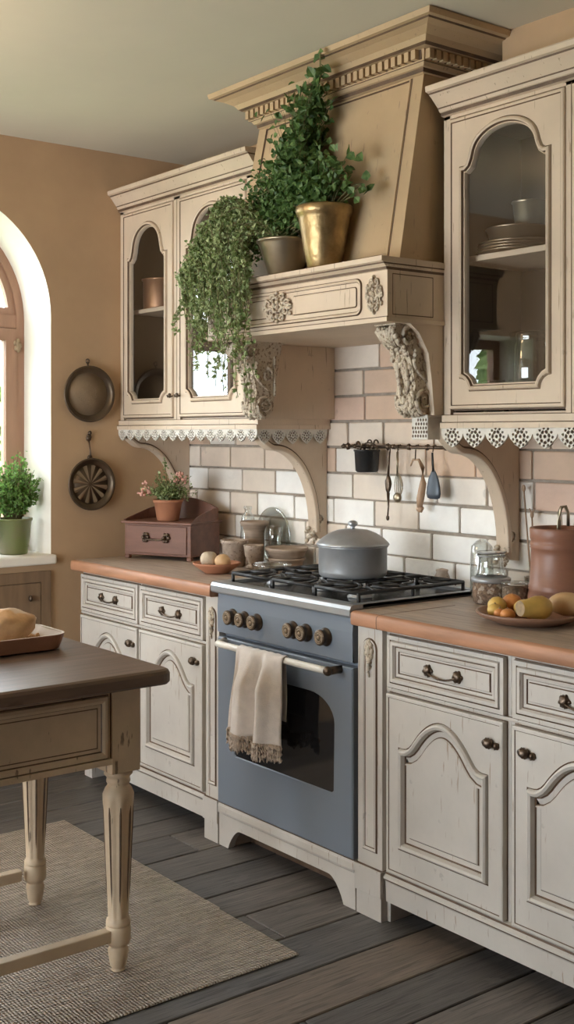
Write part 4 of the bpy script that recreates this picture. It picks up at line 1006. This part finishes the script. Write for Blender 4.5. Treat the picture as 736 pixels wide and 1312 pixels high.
for (r_, z_) in ((-.105, .135), (-.115, .118), (-.092, .155), (-.085, .125), (-.098, .108), (.045, .195), (.055, .180), (.060, .200), (.035, .165), (.07, .170)):
    p = Vector((cx, cy, cz))+R_*r_+Vector((0, 0, z_)); sb.tube(bez(Vector((cx, cy, cz+.08)), Vector((cx, cy, cz+.12))+R_*r_*.5, p, 5), .0012, 4)
    for q in range(7): a = q*.9; pk.ell(p+Vector((rnd.gauss(0, .006), rnd.gauss(0, .006), rnd.gauss(0, .006))), (.0065, .0065, .005), 0, 7, 5)
fb.build('foliage', 'fern', ft, fix=False); sb.build('stem', 'stem', ft, fix=False); pk.build('blossom', 'pink', ft)

# ------------------------------------------------------------------ crockery left of the hob
CT = .9117
def vessel(name, label, cat, loc, prof, mat, n=28, part='body', group=None):
    mb = MB(); mb.lathe(prof, (0, 0, 0), n); o = mb.build(name, mat); o.location = loc; return tag(o, label, cat, group)
vessel('salt_jar', 'tiny stoneware jar on the back edge of the hob, right of the pot', 'jar', (1.700, -.066, .9285), [(0, 0), (.020, 0), (.024, .004), (.027, .025), (.020, .042), (.022, .050), (.018, .052), (0, .056)], 'stone', 20)
fbw = vessel('fruit_bowl', 'small reddish clay bowl at the counter front, left of hob', 'bowl', (.835, -.405, CT), [(0, 0), (.045, 0), (.050, .004), (.085, .028), (.092, .036), (.092, .040), (.087, .040), (.08, .032), (.045, .010), (0, .010)], 'terra')
mb = MB()
for q in range(9):
    a = q*2*PI/9; mb.ell((.812+.0115*math.cos(a), -.425+.0115*math.sin(a), CT+.052), (.023, .023, .028), 0, 10, 8)
o = tag(mb.build('gourd', 'mush'), 'pale ribbed little gourd in the small clay bowl', 'gourd')
mb = MB(); mb.ell((.868, -.400, CT+.045), (.033, .031, .029), 0, 20, 14, .05, 3); tag(mb.build('yellow_fruit', 'squash'), 'smooth pale yellow fruit in the small clay bowl', 'fruit')
vessel('stoneware_beaker', 'speckled stoneware beaker with rolled rim beside the fruit bowl', 'beaker', (.698, -.225, CT), [(0, 0), (.040, 0), (.044, .004), (.050, .09), (.056, .094), (.056, .106), (.050, .106), (.046, .09), (.04, .01), (0, .01)], 'stone')
vessel('glass_bottle', 'slender textured glass bottle beside the brick wall, left of jars', 'bottle', (.560, -.058, CT), [(0, 0), (.028, 0), (.032, .005), (.033, .10), (.030, .135), (.032, .155), (.026, .185), (.013, .205), (.014, .212), (.017, .218), (.017, .226), (.013, .228)], 'glass')
vessel('ribbed_jar', 'tall ribbed pottery jar with wide rim against the brick wall', 'jar', (.660, -.098, CT), [(0, 0), (.036, 0), (.040, .004), (.042, .06), (.040, .12), (.048, .15), (.056, .156), (.060, .168), (.056, .174), (.050, .17), (.03, .1), (0, .09)], 'stripe')
vessel('stoneware_cup', 'small flared stoneware cup behind the speckled beaker', 'cup', (.800, -.205, CT), [(0, 0), (.028, 0), (.034, .004), (.022, .014), (.020, .022), (.034, .05), (.038, .085), (.040, .092), (.035, .092), (.03, .06), (0, .04)], 'stone')
vessel('glass_tumbler', 'narrow clear tumbler standing among the pottery by the wall', 'glass', (.765, -.070, CT), [(0, 0), (.026, 0), (.028, .004), (.028, .11), (.031, .155), (.029, .155), (.026, .11), (.025, .01), (0, .01)], 'glass')
vessel('pottery_bowl', 'lower ribbed pottery bowl of the stack next to the tumbler', 'bowl', (.885, -.105, CT), [(0, 0), (.055, 0), (.058, .004), (.070, .034), (.075, .038), (.072, .044), (.066, .038), (.05, .010), (0, .010)], 'stripe', 32)
vessel('pottery_bowl', 'upper wide pottery bowl stacked in the ribbed one by the wall', 'bowl', (.885, -.105, CT+.030), [(0, 0), (.05, 0), (.060, .004), (.080, .040), (.086, .046), (.084, .054), (.078, .050), (.052, .010), (0, .010)], 'stripe', 32)
vessel('glass_dish', 'low clear glass dish on the counter at the hob corner', 'dish', (.985, -.255, CT), [(0, 0), (.055, 0), (.062, .004), (.074, .030), (.078, .036), (.075, .038), (.068, .030), (.055, .008), (0, .008)], 'glass', 32)
mb = MB(); mb.M = Matrix.Translation((.700, -.020, CT+.115)) @ Matrix.Rotation(PI/2, 4, 'X')
mb.lathe([(0, 0), (.085, .001), (.105, .006), (.115, .010), (.115, .013), (.10, .010), (0, .006)], n=40)
tag(mb.build('glass_platter', 'glass'), 'round glass platter leaning upright on the brick wall behind the jars', 'platter')

# ------------------------------------------------------------------ right counter
vessel('glass_cloche', 'tall dome-shaped clear glass bottle against the wall, right of stove', 'bottle', (1.909, -.095, CT), [(.036, 0), (.038, .003), (.038, .105), (.037, .135), (.034, .165), (.018, .182), (.006, .188), (0, .189)], 'glass', 32)
jt = thing('lidded_jar', 'glass jar of dried herbs with metal collar beside the domed bottle', 'jar', (2.026, -.180, CT)); c = (2.026, -.180, CT)
mb = MB(); mb.lathe([(0, 0), (.045, 0), (.055, .006), (.058, .03), (.056, .068)], c, 32); mb.build('base', 'nuts', jt)
mb = MB(); mb.lathe([(.058, .068), (.062, .070), (.062, .080), (.054, .084), (.050, .084)], c, 32); mb.build('collar', 'alu', jt)
mb = MB(); mb.lathe([(.050, .084), (.042, .10), (.038, .13), (.038, .150), (.044, .156), (.044, .162), (.040, .163)], c, 32); mb.build('neck', 'glass', jt)
mb = MB()
for z in (.150, .160): mb.tube([(c[0]+.043*math.cos(q*PI/12), c[1]+.043*math.sin(q*PI/12), c[2]+z) for q in range(25)], .0025, 6)
mb.build('rim', 'alu', jt)
sj = thing('herb_jar', 'short jar of dark dried herbs between lidded jar and crock', 'jar', (2.134, -.190, CT)); c = (2.134, -.190, CT)
mb = MB(); mb.lathe([(0, 0), (.036, 0), (.040, .004), (.040, .062), (0, .066)], c, 24); mb.build('herbs', 'nuts', sj)
mb = MB(); mb.lathe([(.0405, .0), (.0415, .003), (.0415, .072), (.044, .076), (.042, .078), (.040, .075)], c, 24); mb.build('glass_body', 'glass', sj)
vessel('glass_tumbler', 'small clear tumbler holding two thin stirring sticks', 'glass', (2.120, -.085, CT), [(0, 0), (.026, 0), (.028, .003), (.032, .085), (.030, .085), (.026, .010), (0, .010)], 'glass', 24)
for q, (a, b, lb) in enumerate((((2.112, -.085, CT+.012), (2.030, -.030, 1.268), 'longer thin wooden stick leaning left in the tumbler'), ((2.124, -.088, CT+.012), (2.068, -.035, 1.185), 'shorter thin twig standing in the tumbler'))):
    mb = MB(); a = Vector(a); b = Vector(b); mb.tube([a, a.lerp(b, .5), b], [.003, .0028, .0026], 6); mb.ell(b, (.007, .005, .012), 0, 8, 6); 
    if q: mb.tube([b, b+Vector((-.010, 0, .02))], .002, 5); mb.tube([b, b+Vector((.012, 0, .022))], .002, 5)
    tag(mb.build('stirring_stick', 'twig'), lb, 'stick')
ck = thing('clay_crock', 'tall reddish-brown ribbed clay crock on the right counter', 'crock', (2.262, -.130, CT)); c = (2.262, -.130, CT)
mb = MB(); mb.lathe([(0, 0), (.090, 0), (.098, .006), (.100, .045), (.096, .062), (.099, .066), (.096, .070), (.098, .075), (.094, .080), (.090, .17), (.090, .188), (.094, .191), (.091, .195), (.095, .199), (.091, .203), (.090, .212), (.093, .218), (.094, .246), (.092, .250), (.084, .250), (.080, .235), (.078, .02), (0, .012)], c, 44); mb.build('body', 'clay', ck)
mb = MB(); mb.tube([(2.250, -.13, CT+.02), (2.249, -.125, 1.18), (2.247, -.122, 1.205), (2.253, -.118, 1.222), (2.263, -.112, 1.224), (2.268, -.106, 1.205), (2.268, -.105, 1.165)], [.006, .006, .006, .0055, .0055, .005, .005], 8)
mb.ell((2.250, -.13, CT+.042), (.03, .03, .018)); tag(mb.build('ladle', 'pewter'), 'metal ladle with hooked handle standing in the clay crock', 'ladle')
fpl = vessel('fruit_plate', 'wide shallow wooden plate holding yellow fruit, right counter', 'plate', (2.345, -.372, CT), [(0, 0), (.095, 0), (.10, .003), (.140, .018), (.150, .026), (.151, .031), (.144, .032), (.130, .022), (.095, .011), (0, .010)], 'wplate', 48)
def fruit(u, v, dx, r, mat, label, nm, cat, seed=0, R=None, z=None):
    mb = MB(); mb.ell((0, 0, 0), r, 0, 20, 14, .07, seed, 2.2, R); mb.ell((0, 0, r[2]*.97), (.003, .003, .004), 1, 6, 4)
    o = mb.build(nm, [mat, 'twig']); o.location = (2.345+(u-2.345)*.95, v-.022, CT+.0125+(z if z is not None else r[2])); return tag(o, label, cat, 'fruit on the wide plate')
fruit(2.238, -.372, 0, (.027, .027, .025), 'peel_y', 'yellow fruit at the left end of the plate', 'yellow_fruit', 'fruit', 1)
fruit(2.248, -.318, 0, (.030, .030, .028), 'peel_o', 'largest orange fruit, at the back left of the plate', 'orange_fruit', 'fruit', 2)
fruit(2.270, -.415, 0, (.022, .022, .019), 'peel_y', 'small greenish-yellow fruit at the front left of the plate', 'yellow_fruit', 'fruit', 3)
fruit(2.318, -.345, 0, (.031, .026, .024), 'peel_y', 'yellow-orange fruit in the middle of the plate', 'yellow_fruit', 'fruit', 4)
fruit(2.298, -.425, 0, (.017, .017, .014), 'peel_o', 'tiny brownish fruit at the plate front between larger ones', 'orange_fruit', 'fruit', 5)
fruit(2.343, -.440, 0, (.020, .022, .017), 'peel_o', 'small flat orange fruit near the front rim of the plate', 'orange_fruit', 'fruit', 6)
fruit(2.372, -.372, 0, (.018, .018, .018), 'peel_o', 'orange-brown fruit just behind the tip of the cut squash', 'orange_fruit', 'fruit', 7)
sq = thing('cut_squash', 'yellow squash half with its cut end facing left on the plate', 'squash', (2.43, -.39, CT+.04), 0)
mb = MB(); rs = []
ax = Vector((.20, .95, -.03)).normalized(); s1 = ax.orthogonal().normalized(); s2 = ax.cross(s1)
p0 = Vector((2.398, -.474, CT+.054))
for L_, r_ in ((0, .020), (.004, .022), (.03, .026), (.055, .033), (.075, .033), (.092, .025), (.10, .009)): rs.append([tuple(p0+ax*L_+(s1*math.cos(q*PI/12)+s2*math.sin(q*PI/12))*r_) for q in range(24)])
mb.rings(rs, 0, cap1=True); mb.build('rind', 'peel_y', sq)
mb = MB(); mb.rings([[tuple(p0-ax*.0005*j+(s1*math.cos(q*PI/12)+s2*math.sin(q*PI/12))*r_) for q in range(24)] for j, r_ in ((0, .021), (1, .014), (-3, .004))], [0, 0], cap1=True); mb.build('cut_face', 'flesh', sq)
mb = MB(); mb.ell((2.425, -.305, CT+.054), (.056, .030, .033), 0, 24, 16, .05, 9, R=Matrix.Rotation(.5, 3, 'Z')); tag(mb.build('brown_squash', 'squash'), 'smooth tan squash lying behind the cut one', 'squash')

# ------------------------------------------------------------------ utensil rail
rt = thing('utensil_rail', 'ornate iron utensil rail fixed to the brick wall behind the stove', 'rail', (1.42, -.04, 1.395))
mb = MB(); mb.tube([(1.165, -.048, 1.395), (1.42, -.048, 1.396), (1.76, -.048, 1.395)], .0055, 8)
rnd = random.Random(8)
for x in (1.165, 1.19, 1.23, 1.28, 1.30, 1.33, 1.41, 1.44, 1.52, 1.61, 1.70, 1.745): mb.ell((x, -.048, 1.396), (.010, .010, rnd.uniform(.008, .013)), 0, 10, 7, .4, x*9, 5)
for x in (1.20, 1.71): mb.tube([(x, -.048, 1.395), (x, -.004, 1.400)], .006, 8); mb.ell((x, -.008, 1.400), (.014, .006, .016))
for x in (1.31, 1.345): mb.tube([(x+.012*math.cos(a), -.048, 1.408+.012*math.sin(a)) for a in [q*PI/6 for q in range(7)]], .003, 6)
mb.build('bar', 'bronze', rt)
def hook(t, x, ztop=1.401, zl=.03):
    h = MB(); h.tube([(x, -.040, 1.392), (x, -.045, 1.404), (x, -.056, 1.402), (x, -.058, 1.385), (x, -.060, 1.395-zl)], .0022, 6); h.build('hook', 'bronze', t)
hp_ = thing('hanging_pot', 'small dark iron pot hanging at the left end of the rail', 'pot', (1.272, -.075, 1.30)); c = (1.322, -.072, 1.302)
mb = MB(); mb.lathe([(0, 0), (.036, 0), (.042, .006), (.046, .075), (.049, .077), (.049, .083), (.045, .083), (.04, .01), (0, .008)], c, 28); mb.build('body', 'iron', hp_)
mb = MB(); mb.tube([(c[0]+.047*math.cos(a), c[1]+.01, c[2]+.078+.030*math.sin(a)) for a in [q*PI/10 for q in range(11)]], .003, 6); mb.build('bail', 'bronze', hp_); hook(hp_, 1.322, zl=.012)
# spoons and strainer
def utensil(label, name, x, parts, mat, y=-.060):
    t = thing(name, label, 'utensil', (x, y, 1.3)); mb = MB(); parts(mb, x, y); mb.build('blade', mat, t); hook(t, x, zl=.02); return t
def u1(mb, x, y):
    mb.tube([(x, y, 1.378), (x-.006, y, 1.33), (x-.008, y, 1.29)], [.003, .004, .005], 8); mb.ell((x-.008, y, 1.262), (.014, .008, .034), 0, 12, 10, .2, 2, 4)
    mb.tube([(x-.008, y, 1.23), (x-.004, y-.003, 1.18), (x-.006, y-.004, 1.150)], [.006, .003, .003], 6); mb.ell((x-.008, y-.003, 1.140), (.008, .005, .010), 0, 8, 6)
utensil('narrow long metal skewer-like spoon hanging left of the whisk', 'hanging_spoon', 1.432, u1, 'bronze')
def u2(mb, x, y):
    mb.tube([(x, y, 1.378), (x, y, 1.30)], .004, 8)
    for k in range(8):
        a = k*PI/8; mb.tube([(x+.020*math.sin(PI*q)*math.cos(a)*(1+.3*q), y+.016*math.sin(PI*q)*math.sin(a), 1.31-.105*q) for q in [i/10 for i in range(11)]], .0016, 5)
    mb.ell((x, y, 1.215), (.020, .010, .018), 0, 10, 8)
utensil('metal wire whisk hanging beside the long spoon', 'hanging_whisk', 1.472, u2, 'pewter')
def u3(mb, x, y):
    mb.tube([(x-.05, y+.01, 1.33), (x-.030, y+.002, 1.352), (x, y, 1.352), (x+.020, y, 1.325), (x+.022, y, 1.27), (x+.008, y, 1.215), (x+.004, y, 1.185)], [.003, .004, .005, .008, .012, .014, .010], 10)
    mb.ell((x+.006, y, 1.180), (.017, .010, .012), 0, 10, 8, .4, 1, 5)
t = thing('curved_scraper', 'curved pale wooden scraper on the rail, left of the dark spatula', 'utensil', (1.5, -.06, 1.3)); mb = MB(); u3(mb, 1.578, -.058); mb.build('blade', 'horn', t); hook(t, 1.563, zl=.045)
t = thing('hanging_spatula', 'dark slate-blue spatula hanging at the right end of the rail', 'utensil', (1.6, -.06, 1.3)); mb = MB(); x, y = 1.655, -.062
mb.rings([[(x+w_*math.cos(q*PI/8), y+.008*math.sin(q*PI/8)*(w_/.03), z) for q in range(16)] for w_, z in ((.006, 1.318), (.012, 1.31), (.024, 1.288), (.032, 1.258), (.034, 1.236), (.030, 1.222), (.018, 1.218))], 0, cap0=True, cap1=True); mb.build('blade', 'slate', t)
mb = MB(); mb.tube([(x, y, 1.312), (x-.004, y, 1.34), (x-.006, y, 1.378)], [.005, .004, .0035], 8); mb.build('handle', 'iron', t); hook(t, x-.006, zl=.015)

# ------------------------------------------------------------------ things in the wall cabinets
vessel('copper_pan', 'tall copper pot on the shelf behind the left glass door', 'pot', (.125, -.205, 1.9855), [(0, 0), (.082, 0), (.086, .006), (.088, .125), (.093, .128), (.093, .134), (.086, .134), (.08, .02), (0, .01)], 'copper', 36)
vessel('glass_jar', 'clear glass jar with lid low behind the left glass door', 'jar', (.19, -.115, 1.5085), [(0, 0), (.06, 0), (.066, .006), (.066, .12), (.058, .135), (.060, .14), (.062, .155), (.05, .16), (0, .162)], 'glass', 32)
mb = MB(); lo = rrect(.04, -.30, .20, -.19, .025, 5); P = PZ(0, 0, 1.5085); mb.rings([[P(a, b, h) for a, b in inset(lo, d)] for d, h in [(.012, 0), (.004, .01), (0, .085), (.004, .09), (.008, .085), (.016, .012)]], 0); fill(mb, P, inset(lo, .012), (), 0)
tag(mb.build('glass_container', 'bluegl'), 'square bluish glass container low behind the left glass door', 'container')
vessel('glass_jar', 'tall clear jar behind the vine-covered glass door, lower shelf', 'jar', (.70, -.16, 1.5085), [(0, 0), (.065, 0), (.07, .006), (.07, .15), (.06, .17), (.06, .185), (0, .187)], 'glass', 28)
vessel('stoneware_jug', 'stoneware jar on the upper shelf behind the vine-covered door', 'jar', (.72, -.16, 1.9855), [(0, 0), (.055, 0), (.07, .03), (.07, .09), (.045, .13), (.05, .15), (.04, .15), (0, .14)], 'stone', 28)
pr = [(0, 0), (.07, 0), (.078, .003), (.128, .010), (.132, .013), (.128, .015), (.075, .008), (0, .007)]
pl = None
for k, lb in enumerate(('bottom plate of the stack on the right cabinet shelf', 'second plate from the bottom of the shelf stack', 'third plate from the bottom of the shelf stack', 'top plate of the shelf stack, under the metal bowl')):
    if pl is None:
        mb = MB(); mb.lathe(pr, n=40); pl = mb.build('dinner_plate', 'plate'); pl.location = (2.135, -.165, 1.9858); tag(pl, lb, 'plate', 'plates stacked in the right wall cabinet')
    else:
        q = pl.copy(); COL.objects.link(q); q.location = (2.135, -.165, 1.9858+k*.0085); q['label'] = lb
vessel('metal_bowl', 'shallow metal bowl on top of the stacked plates', 'bowl', (2.13, -.165, 1.9858+4*.0085+.0085), [(0, 0), (.07, 0), (.09, .006), (.102, .040), (.105, .042), (.102, .045), (.095, .04), (.085, .012), (0, .008)], 'plate', 40)
vessel('metal_cup', 'hammered metal cup resting in the bowl above the stacked plates', 'cup', (2.165, -.160, 1.9858+4*.0085+.0200), [(0, 0), (.036, 0), (.040, .004), (.052, .105), (.056, .108), (.054, .112), (.048, .105), (.036, .01), (0, .008)], 'pewter', 32)
vessel('glass_jar', 'large clear glass jar at the bottom of the right wall cabinet', 'jar', (2.19, -.155, 1.5085), [(0, 0), (.078, 0), (.086, .006), (.086, .20), (.078, .215), (.080, .222), (.084, .24), (.07, .245), (0, .247)], 'glass', 36)
vessel('small_tumbler', 'short glass tumbler left of the large jar in the right cabinet', 'glass', (2.055, -.20, 1.5085), [(0, 0), (.030, 0), (.032, .003), (.036, .10), (.034, .10), (.030, .01), (0, .01)], 'glass', 24)
bpy.context.view_layer.update()
